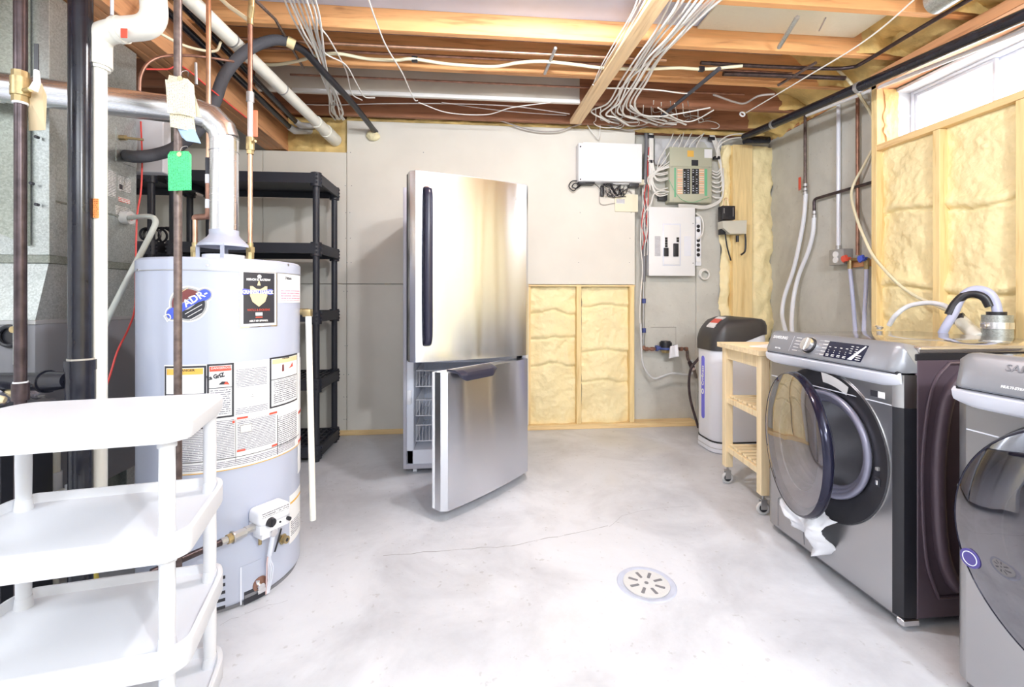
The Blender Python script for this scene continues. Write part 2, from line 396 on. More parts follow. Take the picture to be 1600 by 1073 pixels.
wb = struct(MB().box(XL-.1, 3.0, YB, YB+.15, 0, 2.55).build('wall_back', 'conc'))
wl = struct(MB().box(XL-.1, XL, YF, YB, 0, ZC).build('wall_left', 'paint'))
wf = struct(MB().box(XL-.1, 3.0, YF-.1, YF, 0, ZC).build('wall_front', 'paint'))
# right concrete wall with the window hole  (window Y 0.95..2.62, Z 2.07..2.42)
WY0, WY1, WZ0, WZ1 = 1.02, 2.62, 2.07, 2.42
b = MB(); b.box(XR, 3.0, YF, YB, 0, WZ0); b.box(XR, 3.0, YF, WY0, WZ0, 2.53); b.box(XR, 3.0, WY1, YB, WZ0, 2.53); b.box(XR, 3.0, WY0, WY1, WZ1, 2.53)
wr = struct(b.build('wall_right', 'conc'))
MB().box(2.70, 3.0, YF, YB, 2.535, ZC).build('rim_joist', 'beam', wr)
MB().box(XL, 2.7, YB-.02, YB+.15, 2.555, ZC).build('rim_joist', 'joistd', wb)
# ---- joists
JX0, JX1 = XL, 2.66
for i, y in enumerate([.5, .9, 1.3, 1.7, 2.1, 2.5, 2.9, 3.3, 3.68]):
    z0 = 2.56
    m = 'joist' if y < 2.8 and y > 0 else 'joistd'
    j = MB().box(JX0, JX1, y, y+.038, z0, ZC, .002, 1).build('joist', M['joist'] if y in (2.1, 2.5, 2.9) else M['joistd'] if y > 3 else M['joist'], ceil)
# main beam of three plies
for i in range(3):
    x0 = -1.63+i*.055
    MB().box(x0, x0+.053, .46, 3.86, 2.29+.002*i, 2.555, .003, 1).build('beam_ply', 'beam', ceil)
# strapping board hung under the joists
a0 = at(1032, 0, Z=2.52); a1 = at(899, 194, Z=2.52)
dr = (a1-a0); ln = dr.length; dr.normalize()
T = frame(a0-dr*2.2, dr, (-dr.y, dr.x, 0))
MB().box(0, ln+2.2, -.046, .046, 0, .038, .003, 1, T).build('strapping_board', 'strap', ceil)
# whitewashed board on the joist at Y=3.3
xa = at(398, 130, Y=3.28).x; xb = at(906, 130, Y=3.28).x
MB().box(xa, xb, 3.283, 3.299, 2.545, 2.76, .003, 1).build('white_board', mat('old_white_paint', (.62, .58, .52), .6, vary=.12, vscale=3), ceil)
MB().box(xa+.25, xb, 3.272, 3.283, 2.547, 2.574, .002, 1).build('white_board_edge', 'paint', ceil)
# sheet metal pan between joists
def pan(y0, y1, x0, x1, z):
    b = MB(); n = 1
    for i in range(n):
        xa_, xb_ = x0+(x1-x0)*i/n, x0+(x1-x0)*(i+1)/n
        b.box(xa_, xb_, y0, y1, z, z+.003)
    return b
pan(2.14, 2.498, -1.4, 2.30, 2.675).build('metal_joist_pan', mat('bright_sheet_metal', (.58, .66, .84), .45, .1, vary=.06, vscale=4), ceil)
MB().box(1.30, 2.28, 2.16, 2.495, 2.655, 2.673, .008, 2).build('insulation_strip', mat('pale_insulation', (.80, .76, .62), .8, bump=.4), ceil)
# yellow foam along the rims
def foam_blob(name, fn, nu, nv, parent, m='foam'):
    vs, fs = grid_surface(fn, nu, nv); b = MB(); b.add(vs, fs); return b.build(name, M[m], parent, ang=180)
def foam_right_rim(u, v):          # runs along Y on the right rim, slopes from ceiling to wall top
    y = -.5+4.35*u; s = v
    x = 2.30+.44*s; z = 2.775-.26*s**1.4
    n = fbm(y*5, s*4, 1.3); n2 = fbm(y*14, s*12, 5.0)
    return Vector((x-.05*n-.015*n2-.05*math.sin(s*PI), y, z-.03*n-.012*n2))
foam_blob('rim_foam', foam_right_rim, 200, 16, wr, 'foamd')
for y0, y1 in ((1.74, 2.10), (2.14, 2.5), (2.54, 2.9), (2.94, 3.3), (3.34, 3.68)):
    def jf(u, v, y0=y0, y1=y1):
        y = y0+(y1-y0)*u; x = 2.12+.55*v; n = fbm(y*6, x*6, 2.2)
        return Vector((x, y, min(2.79, 2.79-.20*v-.05*math.sin(u*PI)*v+.05*n)))
    foam_blob('joist_bay_foam', jf, 14, 22, wr, 'foamd')
for k, (y, xx) in enumerate(((2.1, 2.33), (2.5, 2.30), (2.9, 2.32), (3.3, 2.36), (3.68, 2.36))):
    def jface(u, v, y=y, xx=xx):
        x = xx+.34*u; z = 2.57+.22*v; n = fbm(x*9, z*9, y*3)
        edge = min(1, max(0, u*3+.5*n))
        return Vector((x, y-.002-.028*edge-.008*n*edge+.01*(1-edge), z-.03*u*(1-v)))
    foam_blob('joist_face_foam', jface, 16, 10, wr, 'foamd')
def foam_back_rim(u, v):
    x = -1.0+3.6*u; z = 2.545+.05*v; n = fbm(x*8, z*9, 0.3)
    return Vector((x, 3.80-.03*abs(n)-.02*math.sin(v*PI), z+.012*n))
foam_blob('rim_foam', foam_back_rim, 150, 6, wb, 'foamd')
# foam pocket beside the beam end
pa, pb = at(447, 200, Y=3.77).x, at(543, 200, Y=3.77).x
def foam_pocket(u, v):
    x = pa+(pb-pa)*u; z = 2.27+.30*v; n = fbm(x*9, z*9, 2.0)
    return Vector((x, 3.80-.02*n-.02*math.sin(u*PI), z))
foam_blob('pocket_foam', foam_pocket, 24, 20, wb, 'foamd')
# ---- back wall framing
def bx(px, py=447, Y=3.76): return at(px, py, Y=Y).x
ZS = 1.222
x_l, x_1, x_2, x_3, x_4 = XL, bx(411), bx(542), bx(826), bx(992)
g = .0022
def panel(xa, xb, za, zb): MB().box(xa+g, xb-g, 3.755, 3.77, za+g, zb-g, .0012, 1).build('drywall_panel', 'dry', wb)
panel(x_l, x_1, ZS, 2.285); panel(x_1, x_2, ZS, 2.285); panel(x_2, x_4, ZS, 2.545)
panel(x_l, x_2, .03, ZS); panel(x_2, x_3, .03, ZS)
for x in [XL+.05+.4*i for i in range(8)]:
    if x < x_3-.1: MB().box(x, x+.038, 3.772, 3.86, .04, 2.50 if x > x_2 else 2.27, .002, 1).build('stud', 'stud', wb)
for x in (x_3-.02, bx(901)-0.0, x_4-.045):
    MB().box(x, x+.040, 3.772, 3.86, .042, ZS+.3, .002, 1).build('stud', 'stud', wb)
for x in (bx(901), x_4-.045):
    MB().box(x, x+.040, 3.757, 3.772, .042, ZS-.004, .002, 1).build('stud_face', 'stud', wb)
MB().box(XL, bx(1088, 660), 3.745, 3.865, 0, .040, .002, 1).build('bottom_plate', 'platex', wb)
MB().box(x_3, x_4, 3.756, 3.77, ZS-.016, ZS-.002, .001, 1).build('seam_batten', 'platex', wb)
def bay(xa, xb, za, zb, seed, yb=3.815, crev=(.45, .75, .2)):
    def fn(u, v):
        x = xa+(xb-xa)*u; z = za+(zb-za)*v; n = fbm(x*4+seed, z*4, seed); n2 = fbm(x*16, z*16, seed+3)
        e = min(1, min(u, 1-u)*9+.25)
        y = yb-.028*n-.006*n2-.02*math.sin(u*PI)
        for c in crev:
            zz = za+(zb-za)*c+.012*math.sin(x*19+seed)+.02*fbm(x*5, c*9, seed)
            dd = (z-zz); y += .016*math.exp(-(dd/.009)**2)-.014*math.exp(-((dd-.035)/.03)**2)
        return Vector((x, y, z))
    foam_blob('wall_foam', fn, 46, 120, wb)
bay(x_3, bx(901), .04, ZS, 1.0, crev=(.42, .62, .8)); bay(bx(911), x_4-.045, .04, ZS, 5.0, crev=(.52, .3, .85))
# screws in the drywall
b = MB()
for px in (541, 548, 660, 905, 985):
    for py in (238, 290, 332, 372, 410): 
        p = at(px+random.uniform(-2, 2), py, Y=3.754); b.cyl((p.x, 3.7545, p.z), (p.x, 3.7562, p.z), .0035, 8)
for px in (538, 543):
    for py in (455, 540, 585, 620, 655):
        p = at(px+random.uniform(-2, 2), py, Y=3.754); b.cyl((p.x, 3.7545, p.z), (p.x, 3.7562, p.z), .0035, 8)
b.build('drywall_screws', 'grey', wb)['kind'] = 'stuff'
# concrete form seams and pilaster behind the panels
MB().box(bx(1096), bx(1131)+.02, 3.845, 3.872, 0, 2.5, .003, 1).build('concrete_ledge', 'conc', wb)
# corner column of foam and stud
ca, cb_, cc, cd = [at(p, 360, Y=3.80).x for p in (1128, 1143, 1173, 1199)]
MB().box(cb_, cc, 3.775, 3.865, .04, 2.46, .003, 1).build('corner_stud', 'stud', wb)
def colfoam(xa, xb, seed):
    def fn(u, v):
        x = xa+(xb-xa)*u; z = .0+2.46*v; n = fbm(x*7, z*6, seed); n2 = fbm(x*20, z*20, seed)
        return Vector((x+.03*fbm(z*5, seed, 0)*abs(u-.5)*2, 3.80-.025*n-.006*n2+.12*abs(u-.5)**2, z))
    foam_blob('corner_foam', fn, 14, 160, wb)
colfoam(ca, cb_+.01, 2.0); colfoam(cc-.01, XR+.005, 8.0)
# grey foil-faced insulation behind the breaker panels
fa, fb = at(1022, 210, Y=3.86).x, at(1125, 210, Y=3.86).x
def foil(u, v):
    x = fa+(fb-fa)*u; z = 2.28+.24*v; n = fbm(x*9, z*9, 4.0)
    return Vector((x, 3.845-.03*n, z))
foam_blob('foil_insulation', foil, 30, 14, wb, 'foil')
# ---- right framed wall, face X=2.55
FX = 2.55
def py_(px): 
    D = at(px, 300, X=FX); return D.y
ys1 = py_(1369.5)+.038
studs = [ys1-.038, py_(1457)-.038, py_(1457)-.42, 1.50, 1.1, .7, .3, -.1, -.5, -.9, -1.3, -1.7, -2.1, -2.5]
MB().box(FX, FX+.089, ys1-.038, ys1, .04, 2.47, .002, 1).build('stud', 'stud', wr)
for y in studs[1:]:
    top = 2.03 if y > 1.0 else 2.43
    MB().box(FX, FX+.089, y, y+.038, .04, top, .002, 1).build('stud', 'stud', wr)
MB().box(FX, FX+.089, YF, ys1, 0, .038, .002, 1).build('bottom_plate', 'platey', wr)
MB().box(FX, FX+.14, WY0-.04, ys1-.038, 2.032, 2.07, .002, 1).build('sill_plate', 'platey', wr)
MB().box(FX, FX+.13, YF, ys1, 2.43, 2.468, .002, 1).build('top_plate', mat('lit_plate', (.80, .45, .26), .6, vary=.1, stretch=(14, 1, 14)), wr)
MB().box(FX-.0, FX+.10, YF, ys1+.01, 2.47, 2.53, .002, 1).build('header', 'beam', wr)
MB().box(FX+.001, FX+.13, ys1-.040, ys1-.038+.0, 2.07, 2.43).build('jamb_board', 'orange', wr)
MB().box(FX+.001, FX+.13, WY0-.04, WY0-.0, 2.07, 2.43).build('jamb_board', 'orange', wr)
def bayr(ya, yb, za, zb, seed, crev):
    def fn(u, v):
        y = ya+(yb-ya)*u; z = za+(zb-za)*v; n = fbm(y*4+seed, z*4, seed); n2 = fbm(y*18, z*18, seed+3)
        x = FX+.050+.018*n+.006*n2+.012*math.sin(u*PI)*-1
        for c in crev:
            zz = c+.014*math.sin(y*13+seed)+.02*fbm(y*5, c*9, seed)
            dd = (z-zz); x += .020*math.exp(-(dd/.007)**2)-.018*math.exp(-((dd-.035)/.03)**2)
        return Vector((x, y, z))
    foam_blob('wall_foam', fn, 70, 260, wr)
prev = ys1-.038
for i, y in enumerate(studs[1:8]):
    bayr(y+.038, prev, .038, 2.032 if y > .9 else 2.43, i*3.1, (1.62 if i < 1 else 1.58, 1.12 if i else 1.16, .6)); prev = y
MB().box(FX+.02, FX+.12, YF, prev, .04, 2.43).build('wall_foam', 'foam', wr)
# grey foam strip between jamb and window
MB().box(FX+.125, 2.79, WY1-.004, WY1+.0, 2.07, 2.42).build('jamb_foam', 'foil', wr)
MB().box(FX+.125, 2.79, WY0, WY1, 2.405, 2.42).build('head_foam', 'foil', wr)
def jambfoam(u, v):
    z = 2.07+.35*v; x = FX+.05+.09*u+.02*fbm(z*14, 3, 1)*(1-u)
    return Vector((x, ys1-.043-.004*u-.01*abs(fbm(z*20, u*6, 2)), z))
foam_blob('jamb_orange_foam', jambfoam, 8, 26, wr, 'foamd')
# window
win = struct(root('window_1', (2.80, (WY0+WY1)/2, WZ0)))
def frm(y0, y1, z0, z1, t, x0, x1, name, m, par):
    b = MB()
    b.box(x0, x1, y0, y0+t, z0, z1, .004, 2); b.box(x0, x1, y1-t, y1, z0, z1, .004, 2)
    b.box(x0, x1, y0+t, y1-t, z0, z0+t, .004, 2); b.box(x0, x1, y0+t, y1-t, z1-t, z1, .004, 2)
    return b.build(name, m, par)
vinyl = mat('window_vinyl', (.72, .74, .82), .4)
frm(WY0, WY1-.005, WZ0, WZ1-.015, .018, 2.775, 2.85, 'window_frame', vinyl, win)
ym = at(1557, 190, X=2.79).y
s1 = frm(ym, WY1-.024, WZ0+.01, WZ1-.034, .018, 2.785, 2.81, 'window_sash', vinyl, win)
s2 = frm(WY0+.018, ym+.025, WZ0+.01, WZ1-.034, .018, 2.812, 2.838, 'window_sash', vinyl, win)
MB().box(2.796, 2.800, ym+.018, WY1-.042, WZ0+.028, WZ1-.052).build('pane', 'clear', s1)
MB().box(2.823, 2.827, WY0+.036, ym+.007, WZ0+.028, WZ1-.052).build('pane', 'clear', s2)
p = at(1413, 184, X=2.765); MB().box(2.755, 2.785, p.y-.03, p.y+.02, p.z-.008, p.z+.008, .005, 2).build('window_latch', 'white', win)
# ================================================================ WATER HEATER
HX, HY, HR, HH = -0.985, 1.912, 0.2755, 1.245
ht = root('water_heater', (HX, HY, 0), 'tall pale blue-grey gas water heater covered in printed labels beside the black rack', 'water heater')
MB().lathe([(HR-.012, .008), (HR-.012, .02), (HR, .024), (HR, HH-.045), (HR+.0015, HH-.044), (HR+.0015, HH-.008), (HR-.006, HH), (.04, HH+.012), (0, HH+.013)], (HX, HY, 0), 96).build('tank', 'heater', ht)
MB().lathe([(HR-.02, 0), (HR-.02, .012), (HR-.009, .012), (HR-.009, .0)], (HX, HY, 0), 64).build('base_ring', 'grey', ht)
MB().lathe([(HR+.0025, HH-.047), (HR+.0025, HH-.044)], (HX, HY, 0), 96, closed=False).build('rim_seam', 'midgrey', ht)
def hz(px, py, R=HR):              # pixel -> (angle, z) on the tank
    D = at(px, py, d=1)-Vector((0, 0, CH)); c = Vector((HX, HY)); dx, dy = D.x, D.y
    A = dx*dx+dy*dy; B = -2*(dx*c.x+dy*c.y); Cc = c.length_squared-R*R; disc = max(0, B*B-4*A*Cc)
    t = (-B-math.sqrt(disc))/(2*A); p = Vector((dx*t, dy*t)); return math.atan2(p.y-c.y, p.x-c.x), CH+D.z*t
def patch(a0, a1, z0, z1, r, th=.0008):
    b = MB(); n = max(3, int(abs(a1-a0)/.05)); vs = []; fs = []
    for k in range(n+1):
        a = a0+(a1-a0)*k/n
        for rr, z in ((r, z0), (r, z1), (r-th, z1), (r-th, z0)):
            vs.append((HX+rr*math.cos(a), HY+rr*math.sin(a), z))
    for k in range(n):
        for q in range(4): fs.append((k*4+q, k*4+(q+1) % 4, (k+1)*4+(q+1) % 4, (k+1)*4+q))
    fs.append((0, 1, 2, 3)); fs.append((n*4+3, n*4+2, n*4+1, n*4)); b.add(vs, fs); return b
def lab(name, m, x0, x1, y0, y1, lay=1, xr=None, par=None):
    """label bounded by pixel columns x0,x1 and rows y0,y1 read at its left column"""
    a0, zt = hz(x0, y0); _, zb = hz(x0, y1); a1, _ = hz(x1, y0)
    return patch(a0, a1, zb, zt, HR+.0008*lay+.0004).build(name, m, par or ht, ang=60)
def wraptext(name, s, px, py, size, m, lay=4, tilt=0, sx=1, bold=0):
    a, z = hz(px, py)
    def wr_(v):
        x, y = v.x*math.cos(tilt)-v.y*math.sin(tilt), v.x*math.sin(tilt)+v.y*math.cos(tilt)
        aa = a+x/HR; r = HR+.0008*lay+.0004+v.z; return Vector((HX+r*math.cos(aa), HY+r*math.sin(aa), z+y))
    return textmb(s, size, None, .0004, bold, wr_, sx=sx).build(name, m, ht, smooth=False)
def wrapshape(name, pts, px, py, m, lay, par=None, tilt=0):
    """flat outline (metres) laid on the tank"""
    a, z = hz(px, py); b = MB(); n = len(pts); vs = []
    def W(x, y, r):
        X, Y = x*math.cos(tilt)-y*math.sin(tilt), x*math.sin(tilt)+y*math.cos(tilt)
        aa = a+X/HR; return (HX+r*math.cos(aa), HY+r*math.sin(aa), z+Y)
    r1 = HR+.0008*lay+.0004; r0 = r1-.0008; cx = sum(p[0] for p in pts)/n; cy = sum(p[1] for p in pts)/n
    rings = 3
    for k in range(rings, 0, -1):
        f = k/rings; vs += [W(cx+(x-cx)*f, cy+(y-cy)*f, r1) for x, y in pts]
    vs.append(W(cx, cy, r1)); vs += [W(x, y, r0) for x, y in pts]; fs = []
    for k in range(rings-1):
        for i in range(n): fs.append((k*n+i, k*n+(i+1) % n, (k+1)*n+(i+1) % n, (k+1)*n+i))
    for i in range(n): fs.append(((rings-1)*n+i, (rings-1)*n+(i+1) % n, rings*n)); fs.append((i, (i+1) % n, rings*n+1+(i+1) % n, rings*n+1+i))
    b.add(vs, fs); return b.build(name, m, par or ht, ang=60)
def circ(r, n=32, sx=1): return [(r*sx*math.cos(2*PI*i/n), r*math.sin(2*PI*i/n)) for i in range(n)]
def capsule(L, r, n=10): return [(L+r*math.cos(-PI/2+PI*i/n), r*math.sin(-PI/2+PI*i/n)) for i in range(n+1)]+[(-L+r*math.cos(PI/2+PI*i/n), r*math.sin(PI/2+PI*i/n)) for i in range(n+1)]
# brand badge: brown and black disc with a tilted blue bar
tl = math.radians(33)
wrapshape('badge', circ(.062), 294, 475, 'wpaper', 1); wrapshape('badge', capsule(.060, .026), 294, 475, 'wpaper', 1.2, tilt=tl)
wrapshape('badge_rim', circ(.057), 294, 475, 'midgrey', 2); wrapshape('badge_rim', capsule(.060, .022), 294, 475, 'midgrey', 2.2, tilt=tl)
half = [(x, y) for x, y in circ(.051, 48)]
wrapshape('badge_print', [p for p in circ(.051, 48) if p[1] >= -.0001], 294, 475, 'maroon', 3, tilt=tl)
wrapshape('badge_print', [p for p in circ(.051, 48) if p[1] <= .0001], 294, 475, 'ink', 3, tilt=tl)
wrapshape('badge_print', capsule(.060, .018), 294, 475, 'blue', 4, tilt=tl)
wraptext('badge_lettering', 'D', 264, 496, .036, M['wpaper'], 5, tl)
wraptext('badge_lettering', 'ADR-', 306, 466, .034, M['wpaper'], 5, tl, 1.0, .0008)
for k in range(3): wrapshape('badge_fine_print', [(-.03+.006*k, -.001), (.03-.004*k, -.001), (.03-.004*k, .001), (-.03+.006*k, .001)], 303+1.5*k, 483+6*k, 'wpaper', 5, tilt=tl)
wrapshape('badge_fine_print', [(-.02, -.001), (.02, -.001), (.02, .001), (-.02, .001)], 286, 455, 'gold', 5, tilt=tl)
# black plaque with shield
lab('plaque', 'chrome', 374, 433, 419, 512.5, 1); lab('plaque', 'white', 376, 431, 421.5, 510, 2); lab('plaque_print', 'ink', 380, 428, 425, 506, 3)
sh = [(-.030, .035), (.030, .035), (.030, .0), (.022, -.022), (0, -.040), (-.022, -.022), (-.030, 0)]
wrapshape('shield_print', [(x*1.0, y) for x, y in sh], 404, 462, 'gold', 4)
wrapshape('shield_tip_print', [(-.006, 0), (.006, 0), (0, .022)], 404, 446, 'gold', 4)
wrapshape('banner_print', [(-.052, -.011), (.052, -.011), (.052, .011), (-.052, .011)], 403, 456, 'bluem', 5)
wraptext('plaque_lettering', 'KRHN\'N HARCK', 403, 456.5, .0175, M['wpaper'], 6, 0, .86, .0006)
wraptext('plaque_lettering', 'KERCH D RATIDW', 404, 437, .0105, M['wpaper'], 5, 0, .95, .0004)
wrapshape('plaque_print', circ(.007), 404.5, 432, 'wpaper', 5)
wraptext('plaque_lettering', 'VATLS & DCIUSAS', 404, 484, .011, M['redp'], 5, 0, .9)
wrapshape('plaque_print', [(-.012, -.006), (.012, -.006), (.012, .006), (-.012, .006)], 404, 490.5, 'wpaper', 5)
wrapshape('plaque_print', [(-.012, -.002), (.012, -.002), (.012, .002), (-.012, .002)], 404, 495.5, 'redp', 5)
wraptext('plaque_lettering', 'ABILT MP: BPWNOL', 404, 501, .009, M['wpaper'], 5, 0, .82, .0003)
lab('paper_label', 'wpaper', 434, 468.5, 418.5, 473, 1)
lab('pink_print', 'pink', 438, 467, 451, 470, 2)
wraptext('handwriting', '740x6', 450, 435, .016, M['ink'], 3)
# instruction sheet
def zof(px, py): return hz(px, py)[1]
sheet = lab('instruction_sheet', 'wpaper', 257, 467.5, 570, 742, 1)
a0, zt = hz(257, 570); zb = zof(257, 742)
def box_lab(x0, x1, y0, y1, band, txt, seed, tcol='ink'):
    lab('warning_box', 'ink', x0, x1, y0, y1, 2)
    aL, zT = hz(x0, y0); _, zB = hz(x0, y1); aR, _ = hz(x1, y0); w_ = .0065/HR
    def P_(name, m, u0, u1, v0, v1, L):    # fractions inside the box
        patch(aL+w_+(aR-aL-2*w_)*u0, aL+w_+(aR-aL-2*w_)*u1, zT-.0065-(zT-zB-.013)*v1, zT-.0065-(zT-zB-.013)*v0, HR+.0008*L+.0004).build(name, m, ht, ang=60)
    P_('warning_panel', M['wpaper'], 0, 1, 0, 1, 3); P_('warning_band', M[band], .02, .98, .01, .11, 4)
    P_('warning_print', M['fine'], .06, .94, .47, .96, 4); P_('warning_rule', M['ink'], 0, 1, .43, .445, 4)
    return aL, aR, zT, zB
box_lab(258, 322.5, 572, 672, 'amber', '', 1); box_lab(323.5, 365.5, 569, 655, 'redp', '', 2); box_lab(421, 463.5, 559, 638.5, 'gold', '', 3)
wraptext('warning_lettering', 'DANGER', 292, 578.5, .0115, M['ink'], 5, 0, 1.1); wraptext('warning_lettering', 'DANGEROUS', 346, 574.5, .0105, M['wpaper'], 5, 0, .95)
wraptext('warning_lettering', 'CAUTION', 445, 559, .0095, M['ink'], 5, 0, .9)
wraptext('warning_lettering', 'La GriZ', 337, 588, .02, M['ink'], 5, .2, .8, .001)
wrapshape('warning_drawing', [(-.016, -.004), (.016, -.006), (.010, .004), (-.006, .006)], 350, 598, 'ink', 5)
wrapshape('warning_drawing', [(-.008, -.003), (.010, -.006), (-.002, .006)], 354, 598, 'redp', 6)
wrapshape('warning_drawing', [(-.005, -.014), (.005, -.014), (.004, .01), (0, .014), (-.004, .01)], 441, 574, 'maroon', 5)
wrapshape('warning_drawing', [(-.014, -.008), (.014, -.004), (.010, .012), (.0, .0)], 453, 571, 'redp', 5)
lab('fine_print', 'fine2', 369, 417, 577, 606, 2); lab('fine_print', 'fine2', 368, 418, 638, 648, 2)
wraptext('sheet_mark', '.:.', 394, 617, .02, M['ink'], 3)
lab('fine_print', 'fine2', 262, 366, 662, 723, 2); lab('fine_print', 'fine2', 371, 430, 657, 705, 2); lab('fine_print', 'fine', 434, 463, 652, 700, 2)
lab('fine_print', 'fine2', 262, 460, 727, 738, 2)
lab('ruled_line', 'ink', 367.6, 368.2, 655, 722, 3); lab('ruled_line', 'ink', 432.6, 433.2, 648, 710, 3); lab('ruled_line', 'ink', 260, 466, 723.5, 724.2, 3)
lab('sheet_edge', 'amber', 257, 467.5, 741, 742.3, 3)
lab('red_flash', 'redp', 370, 387, 652, 655, 4); lab('red_flash', 'redp', 420, 432, 645, 648, 4); lab('red_flash', 'redp', 370, 383, 703, 706, 4); lab('red_flash', 'redp', 424, 432, 695, 698, 4); lab('red_flash', 'redp', 363, 366.5, 657, 661, 4)
lab('sketch_print', 'midgrey', 375, 393, 664, 676, 4); lab('sketch_print', 'wpaper', 376, 392, 665, 675, 5)
lab('side_strip', 'wpaper', 464.5, 469, 560, 740, 2); lab('side_strip_flash', 'redp', 465, 469, 643, 647, 3); lab('side_strip_flash', 'redp', 465, 469, 688, 692, 3)
lab('lower_label', 'wpaper', 452, 468.5, 775, 850, 1); lab('lower_label_band', 'amber', 453, 468, 785, 788, 2); lab('lower_label_print', 'fine', 454, 467, 815, 838, 2)
# screws on the rim
b = MB()
for px, py in ((217, 422), (325, 414), (449, 414)):
    a, z = hz(px, py); b.cyl((HX+HR*math.cos(a), HY+HR*math.sin(a), z), (HX+(HR+.005)*math.cos(a), HY+(HR+.005)*math.sin(a), z), .005, 10)
b.build('rim_screw', 'chrome', ht)
# gas control valve
av, zv = hz(412, 806); R0 = Vector((math.cos(av), math.sin(av), 0)); Tn = Vector((-math.sin(av), math.cos(av), 0))
def hl(px, py, out=0): a, z = hz(px, py); return Vector((HX+(HR+out)*math.cos(a), HY+(HR+out)*math.sin(a), z))
TV = frame(Vector((HX, HY, 0))+R0*(HR-.005)+Vector((0, 0, zv)), Tn, (0, 0, 1))      # x right, y up, z outwards
vb = MB(); vb.box(-.058, .062, -.006, .052, 0, .082, .018, 4, TV); vb.box(-.054, .058, -.034, .0, 0, .075, .006, 2, TV); vb.box(-.040, .022, -.060, -.03, 0, .062, .006, 2, TV)
gv = vb.build('gas_valve', 'white', ht)
kb = MB(); kb.cyl((-.020, .006, .078), (-.020, .006, .094), .017, 28, .015, TV); kb.box(-.0235, -.0165, -.009, .021, .09, .098, .002, 1, TV); kb.build('valve_knob', 'black', gv)
MB().cyl((.050, -.010, .07), (.050, -.010, .088), .007, 16, T=TV).build('igniter_button', 'black', gv)
MB().cyl((.020, -.012, .070), (.020, -.012, .078), .0035, 12, T=TV).build('status_light', 'ink', gv)
MB().box(-.05, .05, .028, .046, .0815, .0825, 0, T=TV).build('valve_print', 'fine', gv)
MB().cyl((.0, -.046, .058), (.0, -.046, .072), .013, 18, T=TV).build('wire_socket', 'chrome', gv)
gp = MB(); pts = [TV @ Vector((x, -.008-.0*x, .038)) for x in (-.055, -.085)]
gp.cyl(pts[0], pts[1], .014, 8); q = [TV @ Vector((x, -.012, .038)) for x in (-.085, -.125, -.13, -.165, -.36)]
gp.cyl(q[0], q[1], .016, 8); gp.cyl(q[1], q[2], .021, 20); gp.cyl(q[2], q[3], .013, 8)
gp.build('gas_union', 'midgrey', ht); MB().cyl(q[3], q[4], .011, 14).build('gas_pipe', 'iron', ht)
MB().cyl(TV @ Vector((-.128, -.012, .038)), TV @ Vector((-.145, -.012, .038)), .0165, 8).build('brass_nut', 'brass', ht)
MB().cyl(TV @ Vector((-.028, -.06, .03)), TV @ Vector((-.028, -.085, .03)), .006, 12).build('brass_fitting', 'brass', ht)
for k in range(4):
    o = (k-1.5)*.004
    w0 = TV @ Vector((0, -.052, .065)); w1 = TV @ Vector((.002+o, -.15, .035)); w2 = TV @ Vector((.012+o*2, -.20, .025)); w3 = TV @ Vector((.010+o, -.29, .012))
    MB().tube(spline([w0, w1, w2, w3], 6), .0025, 6).build('ignition_wire', M['pinkw'] if 'pinkw' in M else mat('pink_wire', (.75, .55, .55), .5) if k == 0 else 'silver', ht)
MB().cyl(TV @ Vector((0, -.052, .064)), TV @ Vector((.001, -.135, .04)), .0085, 12).build('wire_sleeve', 'silver', ht)
# drain valve
dv = hl(436, 838); da, dz = hz(438, 841); dn = Vector((math.cos(da), math.sin(da), 0))
TD = frame(Vector((HX, HY, dz))+dn*(HR-.003), (-math.sin(da), math.cos(da), 0), (0, 0, 1))
MB().box(-.04, .022, -.035, .03, .0, .004, .001, 1, TD).build('drain_plate', 'heater', ht)
MB().cyl((0, 0, 0), (0, 0, .035), .014, 18, T=TD).cyl((0, 0, .012), (0, 0, .02), .019, 6, T=TD).build('drain_valve', 'brass', ht)
MB().cyl((0, 0, .030), (0, 0, .0355), .007, 14, T=TD).build('drain_opening', 'ink', ht)
MB().tube([TD @ Vector(v) for v in ((-.004, .042, .012), (-.02, .01, .014), (-.036, -.03, .012))], .003, 8).build('zip_tie', 'black', ht)
# vents and burner door
for k in range(5):
    a, z = hz(352, 901+11.2*k+(k*.4)); a2 = a-.135
    b = patch(a2, a, z-.0055, z+.0055, HR+.0006, .0008); b.build('vent_slot', 'ink', ht)
lab('access_panel', 'heater', 374, 409, 886, 938, 1.6); lab('access_panel', 'silver', 375, 377.5, 886, 945, 2.4)
lab('burner_opening', 'ink', 381, 416, 925, 945, 2.2); lab('burner_bar', 'grey', 382, 414, 930, 935, 3)
a, z = hz(406, 911); nn = Vector((math.cos(a), math.sin(a), 0)); cc_ = Vector((HX, HY, z))+nn*HR
Tb = frame(cc_, (-math.sin(a), math.cos(a), 0), (0, 0, 1))
MB().cyl((0, 0, 0), (0, 0, .004), .026, 28, T=Tb).build('sight_port', 'copperd', ht)
b = MB(); b.cyl((-.004, -.004, 0), (-.004, -.004, .022), .013, 12, T=Tb); b.box(-.016, .014, -.028, -.012, 0, .02, .003, 2, Tb); b.box(-.018, -.006, .004, .02, 0, .014, .003, 2, Tb); b.build('igniter', 'chrome', ht)
